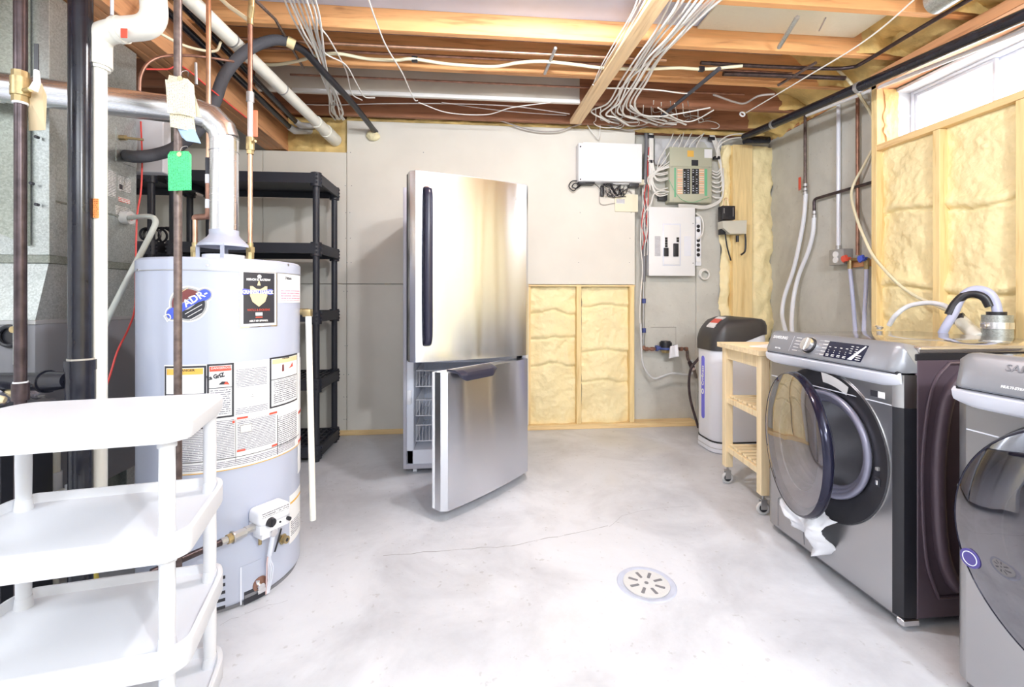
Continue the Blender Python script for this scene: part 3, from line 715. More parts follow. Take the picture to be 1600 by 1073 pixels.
# draft hood and vent stub
MB().lathe([(.092, HH+.062), (.090, HH+.072), (.060, HH+.100), (.052, HH+.112), (.052, HH+.13)], (HX, HY, 0), 48, closed=False).build('draft_hood', 'heater', ht)
b = MB()
for k in range(4):
    a = .4+k*PI/2; x, y = HX+.088*math.cos(a), HY+.088*math.sin(a); b.box(x-.007, x+.007, y-.002, y+.002, HH+.004, HH+.068)
b.build('hood_leg', 'heater', ht)
MB().lathe([(.075, HH+.008), (.075, HH+.03), (.062, HH+.03), (.062, HH+.008)], (HX, HY, 0), 40).build('flue_collar', 'silver', ht)
# TPR valve and discharge pipe on the right side
p0 = at(474, 487, d=1.93); p1 = at(489, 812, d=1.90)
MB().tube([p0+Vector((-.02, .0, 0)), p0+Vector((.02, -.0, 0))], .014, 14).box(p0.x+.0, p0.x+.035, p0.y-.016, p0.y+.016, p0.z-.022, p0.z+.012, .004, 2).build('relief_valve', 'brass', ht)
tp = at(482, 494, d=1.90)
MB().cyl(tp, p1, .0125, 16).build('discharge_pipe', 'pvc', ht)
# ================================================================ FRIDGE
fr = root('refrigerator', (-.025, 3.19, 0), 'stainless steel bottom-freezer refrigerator with both doors ajar, against the middle of the back wall', 'refrigerator')
CX0, CX1, CY0, CY1, CZ0, CZ1 = -.42, .355, 2.875, 3.53, .035, 1.80
b = MB(); t_ = .022
b.box(CX0, CX0+t_, CY0, CY1, CZ0, CZ1, .004, 2); b.box(CX1-t_, CX1, CY0, CY1, CZ0, CZ1, .004, 2); b.box(CX0+.002, CX1-.002, CY0+.002, CY1, CZ1-t_, CZ1, .003, 1); b.box(CX0+.002, CX1-.002, CY1-.03, CY1, CZ0, CZ1-.01)
b.box(CX0+.002, CX1-.002, CY0+.002, CY1, CZ0, CZ0+.03); b.build('cabinet', 'fside', fr)
b = MB(); i0, i1 = CX0+t_, CX1-t_
fz0, fz1 = .155, .70
b.box(i0, i0+.045, CY0-.004, CY1-.03, CZ0+.03, CZ1-t_, .006, 2); b.box(i1-.045, i1, CY0-.004, CY1-.03, CZ0+.03, CZ1-t_, .006, 2)
b.box(i0, i1, CY0-.004, CY1-.03, CZ0+.03, fz0, .006, 2); b.box(i0, i1, CY0-.004, CY1-.03, fz1, .79, .006, 2); b.box(i0, i1, CY0-.004, CY1-.03, CZ1-.07, CZ1-t_, .006, 2)
b.box(i0+.04, i1-.04, CY1-.10, CY1-.03, fz0-.01, fz1+.01); b.box(i0+.04, i1-.04, CY1-.10, CY1-.03, .78, CZ1-.06)
for z in (1.10, 1.36): b.box(i0+.04, i1-.04, CY0+.08, CY1-.09, z, z+.012)
b.box(i0+.12, i0+.24, CY1-.106, CY1-.10, .60, .655, .012, 3)
b.build('liner', 'liner', fr)
MB().box(i0+.002, i0+.03, CY0-.012, CY0-.002, .44, .53, .004, 2).build('hinge_cover', 'white', fr)
for zz in (.20, .36, .545):
    b = MB(); xa_, xb_ = i0+.055, i1-.055; ya, yb = CY0+.03, CY1-.12; h = .10
    for z in (zz, zz+h): b.tube([(xa_, ya, z), (xb_, ya, z), (xb_, yb, z), (xa_, yb, z), (xa_, ya, z)], .0028, 6)
    n = 30
    for k in range(n+1):
        x = xa_+(xb_-xa_)*k/n; b.tube([(x, ya, zz+h), (x, ya, zz), (x, yb, zz), (x, yb, zz+h)], .0013, 4)
    for k in range(18):
        y = ya+(yb-ya)*k/17; b.tube([(xa_, y, zz), (xa_, y, zz+h)], .0013, 4)
    b.build('wire_basket', 'white', fr)
for x in (CX0+.07, CX1-.07): 
    b = MB(); b.cyl((x-.012, CY0+.045, .022), (x+.012, CY0+.045, .022), .022, 18); b.box(x-.016, x+.016, CY0+.03, CY0+.06, .025, .05); b.cyl((x-.012, CY1-.045, .022), (x+.012, CY1-.045, .022), .022, 18)
    b.build('roller', 'white', fr)
MB().box(CX0+.01, CX1-.01, CY0+.01, CY0+.04, .03, .06, .003, 1).build('kick_plate', 'midgrey', fr)
def door_mb(Wd, z0, z1, thick=.075, bulge=.022, m='steel'):
    """local: hinge edge at x=0, door runs to x=-Wd, front at y<0"""
    prof = []; n = 28
    for k in range(n+1):
        x = -Wd*k/n; u = k/n; e = min(u, 1-u); rr = .022
        y = -bulge*(1-(2*u-1)**2); dd = e*Wd
        if dd < rr: y += rr-math.sqrt(max(0, rr*rr-(rr-dd)**2))
        prof.append((x, y))
    prof += [(-Wd, thick-.012), (0, thick-.012)]
    return prof
HG = (.362, 2.742)
def door(ang, Wd, z0, z1, name):
    T = Matrix.Translation((HG[0], HG[1], 0)) @ Matrix.Rotation(ang, 4, 'Z')
    pf = door_mb(Wd, z0, z1)
    d_ = MB(T).prism(pf, z0, z1).build(name, 'steel', fr, ang=25)
    MB(T).box(-Wd-.0015, -.0, .064, .084, z0+.002, z1-.002, .004, 2).build('door_edge', 'black' if name == 'fridge_door' else 'white', d_)
    MB(T).box(-Wd+.03, -.03, .084, .100, z0+.03, z1-.03, .008, 2).build('door_liner', 'white', d_)
    return T, d_
T1, d1 = door(math.radians(21.9), .735, .757, 1.792, 'fridge_door')
T2, d2 = door(math.radians(46.5), .715, .055, .738, 'freezer_door')
# top caps
MB(T1).prism([(x*.995-.001, y+.003) for x, y in door_mb(.735, 0, 0)], 1.792, 1.796).build('door_cap', 'midgrey', d1)
# upper handle: long black bowed bar
hp = [(-.650, -.020, 1.71), (-.650, -.052, 1.685), (-.650, -.058, 1.60), (-.652, -.060, 1.35), (-.652, -.060, 1.10), (-.650, -.056, .93), (-.650, -.046, .865), (-.650, -.018, .845)]
hb = MB(T1); sp = spline(hp, 6)
for (a, bq) in ((0, 1),):
    vs = []; fs = []; W_ = len(sp)
    for i, p in enumerate(sp):
        u = i/(W_-1); hw = .019+.004*math.sin(u*PI); 
        for dx, dy in ((-hw, .006), (-hw*.8, -.006), (0, -.012), (hw*.8, -.006), (hw, .006), (0, .009)): vs.append((p.x+dx, p.y+dy, p.z))
    for i in range(W_-1):
        for k in range(6): fs.append((i*6+k, i*6+(k+1) % 6, (i+1)*6+(k+1) % 6, (i+1)*6+k))
    fs += [tuple(range(6)), tuple((W_-1)*6+k for k in range(5, -1, -1))]; hb.add(vs, fs)
hb.build('door_handle', mat('navy_black_handle', (.025, .025, .05), .25), d1, ang=60)
# freezer handle: black pull lip on the top edge
hb = MB(T2); hx0, hx1 = -.655, -.375
pts = [];
vs = []; fs = []; nn_ = 24
for i in range(nn_+1):
    u = i/nn_; x = hx0+(hx1-hx0)*u; e = min(1, min(u, 1-u)*7); drop = .034*e**.5
    for dy, dz in ((.03, .006), (-.030, .008), (-.060, -.004), (-.066, -.010-drop*.4), (-.060, -.012-drop), (-.052, -.010-drop), (-.055, -.010), (.03, -.002)):
        vs.append((x, dy+ .012*(1-e), .738+dz))
for i in range(nn_):
    for k in range(8): fs.append((i*8+k, i*8+(k+1) % 8, (i+1)*8+(k+1) % 8, (i+1)*8+k))
fs += [tuple(range(8)), tuple(nn_*8+k for k in range(7, -1, -1))]; hb.add(vs, fs)
hb.build('freezer_handle', mat('slate_handle', (.03, .03, .055), .35), d2, ang=50)
b = textmb('LG', .03, T1 @ frame((-.10, -.0125, 1.70), (1, 0, 0), (0, 0, 1)), .0006); b.build('logo', 'midgrey', d1, smooth=False)
b = MB(); b.cyl((CX1-.06, CY0-.02, CZ1+.0), (CX1-.06, CY0-.02, CZ1+.012), .018, 18); b.box(CX1-.085, CX1-.02, CY0-.03, CY0+.08, CZ1, CZ1+.01, .003, 1); b.build('top_hinge', 'black', fr)
# item on top: small orange and black tape measure like tool
tp_ = at(779, 283, Y=3.02); tz = CZ1+.0005
tt = root('hand_tool', (tp_.x, 3.02, tz), 'small orange and black rounded hand tool lying on top of the refrigerator', 'tool')
Tt = Matrix.Translation((tp_.x, 3.02, tz+.033)) @ Matrix.Rotation(PI/2, 4, 'X')
MB().torus(.024, .009, Tt, 28, 10, -.1, PI+.4).build('orange_grip', 'orangep', tt)
MB().torus(.017, .0045, Tt, 28, 8, 0, PI).build('yellow_band', 'gold', tt)
MB().box(tp_.x-.022, tp_.x+.026, 3.00, 3.04, tz, tz+.042, .012, 3).build('tool_body', 'black', tt)
MB().tube(spline([(tp_.x+.024, 3.02, tz+.012), (tp_.x+.05, 3.01, tz+.012), (tp_.x+.09, 3.0, tz+.005)]), .004, 8).build('tool_cord', 'black', tt)
# ================================================================ LAUNDRY MACHINES
def plate_hole(w0, w1, z0, z1, cy, cz, R, x, th, seg=72):
    """front plate in the plane x with a round hole, thickness th inwards (+x)"""
    b = MB(); vs = []; fs = []; cor = [math.atan2(z-cz, y-cy) for y, z in ((w0, z0), (w1, z0), (w1, z1), (w0, z1))]
    angs = sorted(set([2*PI*k/seg-PI for k in range(seg)]+cor)); n = len(angs)
    for xx in (x, x+th):
        for a in angs: vs.append((xx, cy+R*math.cos(a), cz+R*math.sin(a)))
        for a in angs:
            c, s = math.cos(a), math.sin(a); tt_ = []
            if c > 1e-9: tt_.append((w1-cy)/c)
            if c < -1e-9: tt_.append((w0-cy)/c)
            if s > 1e-9: tt_.append((z1-cz)/s)
            if s < -1e-9: tt_.append((z0-cz)/s)
            q = min(tt_); vs.append((xx, cy+q*c, cz+q*s))
    for k in range(n):
        k2 = (k+1) % n
        fs.append((k, k2, n+k2, n+k)); fs.append((2*n+k, 3*n+k, 3*n+k2, 2*n+k2)); fs.append((k, 2*n+k, 2*n+k2, k2)); fs.append((n+k, n+k2, 3*n+k2, 3*n+k))
    b.add(vs, fs); return b
def laundry(name, label, cat, y0, y1, X, open_ang, dryer, R=.298, Rd=.286):
    cy = (y0+y1)/2; r_ = root(name, (X+.38, cy, 0), label, cat)
    D_ = .78; Hb = .935
    # cabinet: side panels with a pressed contour, back, bottom
    b = MB(); b.box(X+.056, X+D_, y0, y0+.012, .03, Hb-.02, .004, 1); b.box(X+.056, X+D_, y1-.012, y1, .03, Hb-.02, .004, 1); b.box(X+D_-.012, X+D_, y0, y1, .03, Hb-.02); b.box(X+.03, X+D_, y0+.01, y1-.01, .03, .05)
    b.build('side_panels', 'gside', r_)
    for yy, sg in ((y0, -1), (y1, 1)):     # pressed D-shaped relief
        b = MB(); yo = yy+sg*.004
        pf = [(X+.13, .10), (X+.74, .10), (X+.74, .885), (X+.17, .885), (X+.115, .82), (X+.085, .70), (X+.070, .5), (X+.085, .24)]
        pts = spline([(p[0], yo, p[1]) for p in pf[3:]+pf[:1]], 8)
        b.tube([(X+.74, yo, .90)]+pts+[(X+.74, yo, .10)], .0055, 8)
        pts2 = spline([(p[0]+.055, yo, .5+(p[1]-.5)*.90) for p in pf[3:]+pf[:1]], 8)
        b.tube([(X+.74, yo, .845)]+pts2+[(X+.74, yo, .156)], .022, 12)
        b.build('side_rib', 'gside', r_)
    # top
    MB().box(X+.06, X+D_, y0-.004, y1+.004, Hb-.018, Hb+.006, .007, 3).build('top_panel', 'gtop', r_)
    MB().box(X+.05, X+D_-.005, y0-.001, y1+.001, Hb-.042, Hb-.018, .003, 1).build('top_gasket', 'black', r_)
    # front
    cz = .515
    b = plate_hole(y0+.034, y1-.034, .035, .835, cy+.0, cz, R-.012, X, .03); b.build('front_panel', 'gsteel', r_)
    for yy, sg in ((y0, 1), (y1, -1)):
        poly = [(X, yy+sg*.035), (X+.004, yy+sg*.018), (X+.014, yy+sg*.005), (X+.032, yy), (X+.055, yy), (X+.055, yy+sg*.03), (X+.02, yy+sg*.035)]
        MB().prism(poly, .035, .735).build('corner_strip', 'black' if sg > 0 else 'gsteel', r_); MB().prism(poly, .735, .845).build('front_corner', 'gsteel', r_)
    MB().box(X-.0022, X+.002, y0+.036, y1-.036, .7365, .7395, 0).build('panel_seam', 'silver', r_)
    # silver lip band under the console
    lip = []
    vs = []; fs = []; n = 40
    for k in range(n+1):
        u = k/n; y = y0+.002+(y1-y0-.004)*u; e = min(u, 1-u)
        bow = .014*(1-min(1, e*9))**2
        for dx, z in ((-.004, .802+bow), (-.014, .812+bow), (-.020, .842), (0, .852), (.01, .802+bow)): vs.append((X+dx*(1-.6*(1-min(1, e*12))), y, z))
    for k in range(n):
        for q in range(5): fs.append((k*5+q, k*5+(q+1) % 5, (k+1)*5+(q+1) % 5, (k+1)*5+q))
    fs += [tuple(range(5)), tuple(n*5+q for q in range(4, -1, -1))]
    MB().add(vs, fs).build('trim_band', 'silver', r_, ang=50)
    MB().box(X-.006, X+.03, y0+.01, y1-.01, .843, .857, .003, 1).build('console_gap', 'black', r_)
    # console, leaning back
    vs = []; fs = []; prof = [(-.020, .858), (-.019, .868), (.011, .935), (.022, .948), (.038, .951), (.075, .944), (.075, .852), (-.012, .852)]
    n = 36; m_ = len(prof)
    for k in range(n+1):
        u = k/n; y = y0+.002+(y1-y0-.004)*u; e = min(u, 1-u)*(y1-y0); s = 1-max(0, 1-e/.03)**2
        for dx, z in prof:
            zz = z if z < .90 else .90+(z-.90)*(.55+.45*s)
            xx = dx if dx > 0.06 else dx*s+(.02)*(1-s)
            vs.append((X+xx, y, zz))
    for k in range(n):
        for q in range(m_): fs.append((k*m_+q, k*m_+(q+1) % m_, (k+1)*m_+(q+1) % m_, (k+1)*m_+q))
    fs += [tuple(range(m_)), tuple(n*m_+q for q in range(m_-1, -1, -1))]
    con = MB().add(vs, fs).build('control_console', 'gcon', r_, ang=50)
    # frame on the sloping console face: x -> -Y (right for the viewer), y up the slope
    def TC(y, v, out=.0):      # v 0..1 up the face
        p = Vector((X-.0192+.030*v, y, .868+.067*v)); up = Vector((.030, 0, .067)).normalized(); nn = Vector((-1, 0, .030/.067)).normalized()
        return frame(p+nn*out, (0, -1, 0), up)
    yl = y1                        # viewer's left end is the far one
    if not dryer:
        textmb('SAMSUNG', .020, TC(yl-.055-.035, .80, .0005), .0005, .0003, sx=1.05).build('brand_lettering', 'wpaper', con, smooth=False)
        textmb('VRT Plus', .010, TC(yl-.10, .10, .0005), .0004).build('model_lettering', 'wpaper', con, smooth=False)
        MB(TC(yl-.175, .5, .0002)).box(-.0004, .0004, -.036, .036, 0, .0006).build('console_seam', 'silver', con)
        T = TC(yl-.285, .52, 0)
        kn = MB(T); kn.cyl((0, 0, 0), (0, 0, .006), .037, 40); kn.cyl((0, 0, .004), (0, 0, .026), .031, 40, .028); k_ = kn.build('cycle_dial', 'knob', con)
        MB(T).torus(.031, .003, Matrix.Translation((0, 0, .01)), 40, 8).build('dial_ring', 'black', k_)
        MB(T).box(-.0035, .0035, -.026, .026, .0255, .029, .001, 1).build('dial_ridge', 'chrome', k_)
        for sd in (-1, 1):
            for k in range(5):
                o = MB(T).box(sd*.075-(.018 if sd < 0 else .0)+(.0 if sd < 0 else -.012), sd*.075+.012+(.006 if sd > 0 else 0), .029-.0145*k-.0013, .029-.0145*k+.0013, 0.0002, .0008).build('cycle_mark', 'wpaper', con)
                MB(T).box(sd*.040 if sd > 0 else -.058, sd*.060 if sd > 0 else -.040, .029-.0145*k-.0004, .029-.0145*k+.0004, 0.0002, .0006).build('cycle_line', 'silver', con)
        Ts = TC(yl-.455, .48, 0)
        ds = MB(Ts).prism([(-.083, -.033), (.090, -.033), (.098, .033), (-.078, .033)], .0002, .0022).build('display', mat('display_glass', (.012, .014, .04), .08), con)
        for c in range(4):
            for (yy, ww) in ((.010, .010), (-.004, .003), (-.012, .003), (-.0215, .014), (-.027, .014)):
                MB(Ts).box(-.066+c*.027-ww/2, -.066+c*.027+ww/2, yy-.0012, yy+.0012, .0022, .0028).build('display_mark', 'wpaper', ds)
        for c in range(2):
            for k in range(4): MB(Ts).box(.030+c*.022, .040+c*.022, .022-.009*k-.001, .022-.009*k+.001, .0022, .0028).build('display_mark', 'wpaper', ds)
        MB(Ts).prism([(.032, -.030), (.052, -.030), (.093, .028), (.088, .030)], .0022, .003).build('display_slash', 'silver', ds)
        for k in range(3): MB(Ts).box(.066, .086, -.012-.008*k, -.0095-.008*k, .0022, .0028).build('display_mark', 'wpaper', ds)
    else:
        textmb('SAMSUNG', .026, TC(yl-.190, .80, .0005), .0008, .0004, sx=1.1).build('brand_lettering', 'grey', con, smooth=False)
        textmb('MULTI-STEAM  SENSOR  DRY MORE', .0095, TC(yl-.205, .10, .0005), .0004, .0002).build('model_lettering', 'wpaper', con, smooth=False)
        MB(TC(yl-.300, .12, .0)).box(-.009, .009, -.008, .008, .0003, .0008).build('badge_print', 'wpaper', con)
        MB(TC(yl-.300, .12, .0)).box(-.0075, .0075, -.0065, .0065, .0008, .0012).build('badge_print', 'gcon', con)
    # dark ring around the port
    TX = Matrix.Translation((X, cy, cz)) @ Matrix.Rotation(-PI/2, 4, 'Y')    # local z -> -X (outwards), x -> Z... 
    ring = MB().lathe([(R, -.02), (R+.004, .002), (R, .006), (R-.02, .002), (R-.085, -.022), (R-.090, -.03), (R-.088, -.05)], (0, 0, 0), 72, T=TX, closed=False).build('port_ring', mat('charcoal_ring', (.05, .05, .058), .3, .3) if not dryer else 'black', r_, ang=30)
    MB().lathe([(R+.001, .002), (R+.005, .0035), (R+.006, .0)], (0, 0, 0), 72, T=TX, closed=False).build('ring_edge', 'gsteel', r_)
    if not dryer:
        b = MB()
        for rr, zz, tr in ((R-.095, -.012, .012), (R-.108, -.022, .012), (R-.122, -.035, .013)): b.torus(rr, tr, TX @ Matrix.Translation((0, 0, zz)), 60, 10)
        b.build('door_gasket', 'gasket', r_, ang=60)
    MB().lathe([(R-.13, -.04), (R-.10, -.08), (R-.06, -.12), (R-.06, -.45), (0, -.46)], (0, 0, 0), 60, T=TX, closed=False).build('drum', 'drum', r_, ang=60)
    if not dryer:
        b = MB()
        a = -math.radians(38); ly, lz = cy+(R-.045)*math.cos(PI+.12), cz+(R-.045)*math.sin(-.12)
        b.box(X-.004, X+.02, ly-.012, ly+.012, lz-.045, lz-.015, .002, 1); b.build('latch_slot', 'ink', r_)
        MB().box(X-.006, X+.01, ly-.006, ly+.004, lz-.040, lz-.022, .002, 1).build('latch_striker', 'chrome', r_)
        MB().box(X-.004, X+.01, ly-.006, ly+.006, lz+.01, lz+.022, .002, 1).build('latch_button', 'midgrey', r_)
        # white paper label on the ring
        vs = []; fs = []
        for k in range(13):
            a = math.radians(119-k*2.3)
            for rr, zz in ((R-.010, .007), (R-.050, -.002)):
                q = TX @ Vector((rr*math.sin(a), -rr*math.cos(a)*1, zz)) if False else Vector((X-zz-.002, cy-rr*math.cos(PI-a), cz+rr*math.sin(a)))
                vs.append(q)
        n0 = len(vs); vs += [v+Vector((.0008, 0, 0)) for v in vs]
        for k in range(12): fs.append((2*k, 2*k+1, 2*k+3, 2*k+2)); fs.append((n0+2*k, n0+2*k+2, n0+2*k+3, n0+2*k+1))
        MB().add(vs, fs).build('ring_label', 'wpaper', r_)
        # sticker near the right top
        sp_ = at(1372, 616, X=X); e = MB().box(X-.0008, X, sp_.y-.0, sp_.y+.03, sp_.z-.011, sp_.z+.011).build('sticker', 'ink', r_)
        MB().box(X-.0008, X, sp_.y-.026, sp_.y, sp_.z-.011, sp_.z+.011).build('sticker', 'wpaper', r_)
        # filter flap outline
        fy1, fy0 = at(1213, 800, X=X).y, at(1255, 830, X=X).y
        MB().tube(fillet([(X-.0004, y1-.08, .045), (X-.0004, y1-.08, .185), (X-.0004, y1-.235, .185), (X-.0004, y1-.245, .045)], .03), .0014, 6).build('filter_flap_seam', 'grey', r_)
    # feet
    for yy in (y0+.04, y1-.04):
        for xx in (X+.07, X+D_-.06): MB().cyl((xx, yy, 0), (xx, yy, .032), .02, 16, .014).build('foot', 'midgrey', r_)
    b = MB(); b.box(X+.0, X+.06, y0-.006, y0+.02, .012, .034, .003, 1); b.build('corner_bracket', 'chrome', r_)
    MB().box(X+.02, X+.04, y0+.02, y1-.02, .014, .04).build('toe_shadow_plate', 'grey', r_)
    # door: hinged at the far side
    hy = cy+Rd*.985
    Td = Matrix.Translation((X-.012, hy, cz)) @ Matrix.Rotation(open_ang, 4, 'Z') @ Matrix.Translation((0, -Rd*.985, 0)) @ Matrix.Rotation(-PI/2, 4, 'Y')
    dr_ = MB().lathe([(Rd-.035, .000), (Rd-.004, .002), (Rd, .008), (Rd-.001, .020), (Rd-.006, .032), (Rd-.010, .035), (Rd-.013, .032), (Rd-.015, .022), (Rd-.045, .010)], (0, 0, 0), 80, T=Td, closed=False).build('door', mat('navy_door_rim', (.018, .018, .04), .12, .4), r_, ang=40)
    MB().lathe([(Rd-.0105, .0335), (Rd-.05, .045), (Rd*.6, .052), (Rd*.3, .055), (0, .056)], (0, 0, 0), 80, T=Td, closed=False).build('door_glass', 'dglassd' if dryer else 'dglass', dr_, ang=60)
    MB().lathe([(Rd-.10, .004), (Rd-.105, -.03), (Rd-.12, -.055), (.06, -.075), (0, -.078)], (0, 0, 0), 60, T=Td, closed=False).build('door_bowl', 'bowl', dr_, ang=60)
    MB().lathe([(Rd-.034, .001), (Rd-.10, .003), (Rd-.101, .010), (Rd-.036, .012)], (0, 0, 0), 60, T=Td, closed=False).build('door_inner_ring', 'silver' if not dryer else 'grey', dr_)
    b = MB(); b.box(X-.022, X+.004, hy-.012, hy+.012, cz-.07, cz+.07, .005, 2); b.build('door_hinge', 'midgrey', r_)
    return r_, TX, Td, (cy, cz, R, X)
wash, WT, WTd, WP = laundry('washing_machine', 'grey steel front-load washer with its round smoked door ajar and a cloth hanging out', 'washing machine', 1.375, 2.060, 1.428, -math.radians(16), False)
dry, DT, DTd, DP = laundry('clothes_dryer', 'grey steel front-load dryer with closed dark door, nearest machine at the right edge', 'clothes dryer', .485, 1.172, 1.378, 0.0, True, .315, .310)
sp_ = at(1516, 872, X=1.320); 
Ts = Matrix.Translation((sp_.x-.001, sp_.y, sp_.z)) @ Matrix.Rotation(-PI/2, 4, 'Y')
dsx = [c for c in dry.children if c.name.startswith('door') and not c.name.startswith('door_')][0]
MB(Ts).cyl((0, 0, -.006), (0, 0, .001), .024, 32).build('round_sticker', mat('purple_sticker', (.10, .08, .32), .4), dsx)
MB(Ts).torus(.017, .0012, Matrix.Translation((0, 0, .001)), 30, 6).build('sticker_print', 'silver', dsx)
# ================================================================ BLACK RACKS
def rack(x0, x1, y0, y1, label, tops, Hp=1.93):
    r_ = root('storage_rack', ((x0+x1)/2, (y0+y1)/2, 0), label, 'rack', 'black plastic storage racks')
    pr = .0215
    for x in (x0+.035, x1-.035):
        for y in (y0+.035, y1-.035): MB().cyl((x, y, .0), (x, y, Hp-.01), pr, 16).build('post', 'rack', r_)
    c = .035
    for zt in tops:
        b = MB(); z0 = zt-.068
        out = [(x0+c, y0), (x1-c, y0), (x1, y0+c), (x1, y1-c), (x1-c, y1), (x0+c, y1), (x0, y1-c), (x0, y0+c)]
        inn = [((x-(x0+x1)/2)*.965+(x0+x1)/2, (y-(y0+y1)/2)*.93+(y0+y1)/2) for x, y in out]
        n = 8
        vs = [(x, y, z0) for x, y in out]+[(x, y, zt) for x, y in out]+[(x, y, zt) for x, y in inn]+[(x, y, z0) for x, y in inn]
        fs = [(k*n+i, k*n+(i+1) % n, ((k+1) % 4)*n+(i+1) % n, ((k+1) % 4)*n+i) for k in range(4) for i in range(n)]
        b.add(vs, fs)
        k = 22
        for i in range(k): x = x0+.03+(x1-x0-.06)*(i+.5)/k; b.box(x-.007, x+.007, y0+.02, y1-.02, zt-.016, zt-.004)
        for i in range(6): y = y0+.03+(y1-y0-.06)*(i+.5)/6; b.box(x0+.02, x1-.02, y-.006, y+.006, zt-.020, zt-.006)
        b.box(x0+.02, x1-.02, y0+.02, y1-.02, zt-.024, zt-.020)
        sh_ = b.build('shelf', 'rack', r_)
        for x in (x0+.035, x1-.035):
            for y in (y0+.035, y1-.035):
                cb = MB(); cb.cyl((x, y, zt-.085), (x, y, zt+.008), .036, 12)
                for a in range(6):
                    for zz in (zt-.06, zt-.035, zt-.01): cb.box(x+.036*math.cos(a*PI/3-1.2)-.006, x+.036*math.cos(a*PI/3-1.2)+.006, y+.036*math.sin(a*PI/3-1.2)-.004, y+.036*math.sin(a*PI/3-1.2)+.004, zz-.006, zz+.006)
                cb.build('corner_socket', 'rack', sh_)
    return r_
TOPS = (1.945, 1.475, 1.015, .555, .105)
rack(-1.985, -1.005, 3.13, 3.61, 'black plastic five-shelf rack against the back wall, right behind the water heater', TOPS)
rack(-3.05, -2.05, 3.13, 3.61, 'black plastic rack mostly hidden behind the galvanised furnace duct', TOPS)
# dark bundle on the hidden rack and small items
b = MB()
for k in range(5):
    p = at(228+4*k, 385-6*k, Y=3.2); b.torus(.04+.006*k, .008, Matrix.Translation((p.x-.05, 3.28+.03*k, 1.54)) @ Matrix.Rotation(PI/2, 4, 'X') @ Matrix.Rotation(.3*k, 4, 'Y'), 24, 6)
tag(b.build('hose_bundle', 'black'), 'tangled black hose bundle on the second shelf of the left rack', 'hose')
# ================================================================ FURNACE
FXr, FY0, FY1 = -1.60, 1.82, 2.33
fu = root('furnace', (-2.0, 2.07, 0), 'dark grey furnace cabinet under tall galvanised ductwork at the left', 'furnace')
MB().box(-2.35, FXr, FY0, FY1, .30, 1.017, .006, 2).build('cabinet', 'grey', fu)
MB().box(-2.30, FXr-.03, FY0+.04, FY1-.005, 0, .30, .004, 1).build('base', 'galvd', fu)
MB().box(FXr-.034, FXr-.002, FY1-.06, FY1-.01, 0, .32, .002, 1).build('base_corner', 'galv', fu)
MB().box(-2.34, FXr+.003, FY0-.004, FY1+.004, 1.005, 1.022, .002, 1).build('cabinet_flange', 'midgrey', fu)
def hexa(P, name, m, par):
    MB().add(P, [(0, 1, 2, 3), (4, 5, 6, 7), (0, 1, 5, 4), (1, 2, 6, 5), (2, 3, 7, 6), (3, 0, 4, 7)]).build(name, m, par, ang=20)
hexa([(-2.3, FY0, 1.02), (FXr, FY0, 1.02), (FXr, FY1, 1.02), (-2.3, FY1, 1.02), (-2.2, FY0+.055, 1.24), (FXr, FY0+.055, 1.24), (FXr, FY1, 1.24), (-2.2, FY1, 1.24)], 'duct_transition', 'galv', fu)
MB().box(-2.2, FXr+.0, FY0+.055, FY1, 1.24, 2.28, .003, 1).build('plenum', 'galv', fu)
MB().box(-2.22, FXr+.006, FY0+.048, FY1+.006, 1.235, 1.268, .003, 1).build('duct_flange', 'galvd', fu)
MB().box(FXr-.02, FXr+.007, FY0+.048, FY0+.075, 1.268, 2.28, .001, 1).build('duct_corner_strip', 'galv', fu)
MB().box(FXr, FXr+.004, FY0+.055, FY1, 1.475, 1.482).build('duct_seam', 'galvd', fu)
hexa([(-2.05, FY0-.16, 1.55), (-1.66, FY0+.04, 1.30), (-1.66, FY0+.05, 1.30), (-2.05, FY0+.05, 1.55), (-2.05, FY0-.16, 2.28), (-1.66, FY0+.03, 2.28), (-1.66, FY0+.05, 2.28), (-2.05, FY0+.05, 2.28)], 'return_duct_face', 'galvd', fu)
MB().box(-2.32, -1.64, FY0-.004, FY0, .62, .66).build('cabinet_seam', 'black', fu)
p = at(14, 525, Y=FY0-.01)
MB().torus(.035, .008, Matrix.Translation(p) @ Matrix.Rotation(PI/2, 4, 'X'), 30, 8).cyl((p.x, FY0-.004, p.z), (p.x, FY0+.0, p.z), .034, 24).build('inspection_port', 'black', fu)
MB().box(-1.655, -1.625, FY0-.025, FY0, .86, 1.03, .003, 1).build('galvanised_bracket', 'galv', fu)
MB().cyl((-1.64, FY0-.04, .99), (-1.64, FY0-.025, .99), .012, 14).build('brass_tap_nut', 'brass', fu)
def onface(name, m, x0, x1, y0, y1, th=.001):
    a = at(x0, y0, X=FXr); c = at(x1, y1, X=FXr); return MB().box(FXr, FXr+th, a.y, c.y, c.z, a.z).build(name, m, fu)
dk = printed('dense_label_print', (.62, .62, .60), (.12, .12, .12), .007, .62)
onface('data_label', dk, 166, 181, 264, 309); onface('data_label', dk, 184, 204, 272, 303); onface('rating_label', dk, 180, 204, 319, 345)
onface('warning_label', printed('red_label_print', (.75, .70, .68), (.6, .12, .1), .007, .6), 185, 203, 307, 319)
onface('qr_free_label_patch', 'ink', 186, 191, 287, 296, .0015)
bpy.data.objects['qr_free_label_patch'].name = 'data_label_print'
onface('refrigerant_plate', 'galv', 181, 213, 197, 263, .003)
p = at(190, 215, X=FXr+.01); MB().cyl((FXr, p.y, p.z), (FXr+.03, p.y, p.z), .012, 6).cyl((FXr+.02, p.y, p.z), (FXr+.09, p.y+.02, p.z), .006, 10).build('brass_nipple', 'brass', fu)
p = at(203, 340, X=FXr+.03)
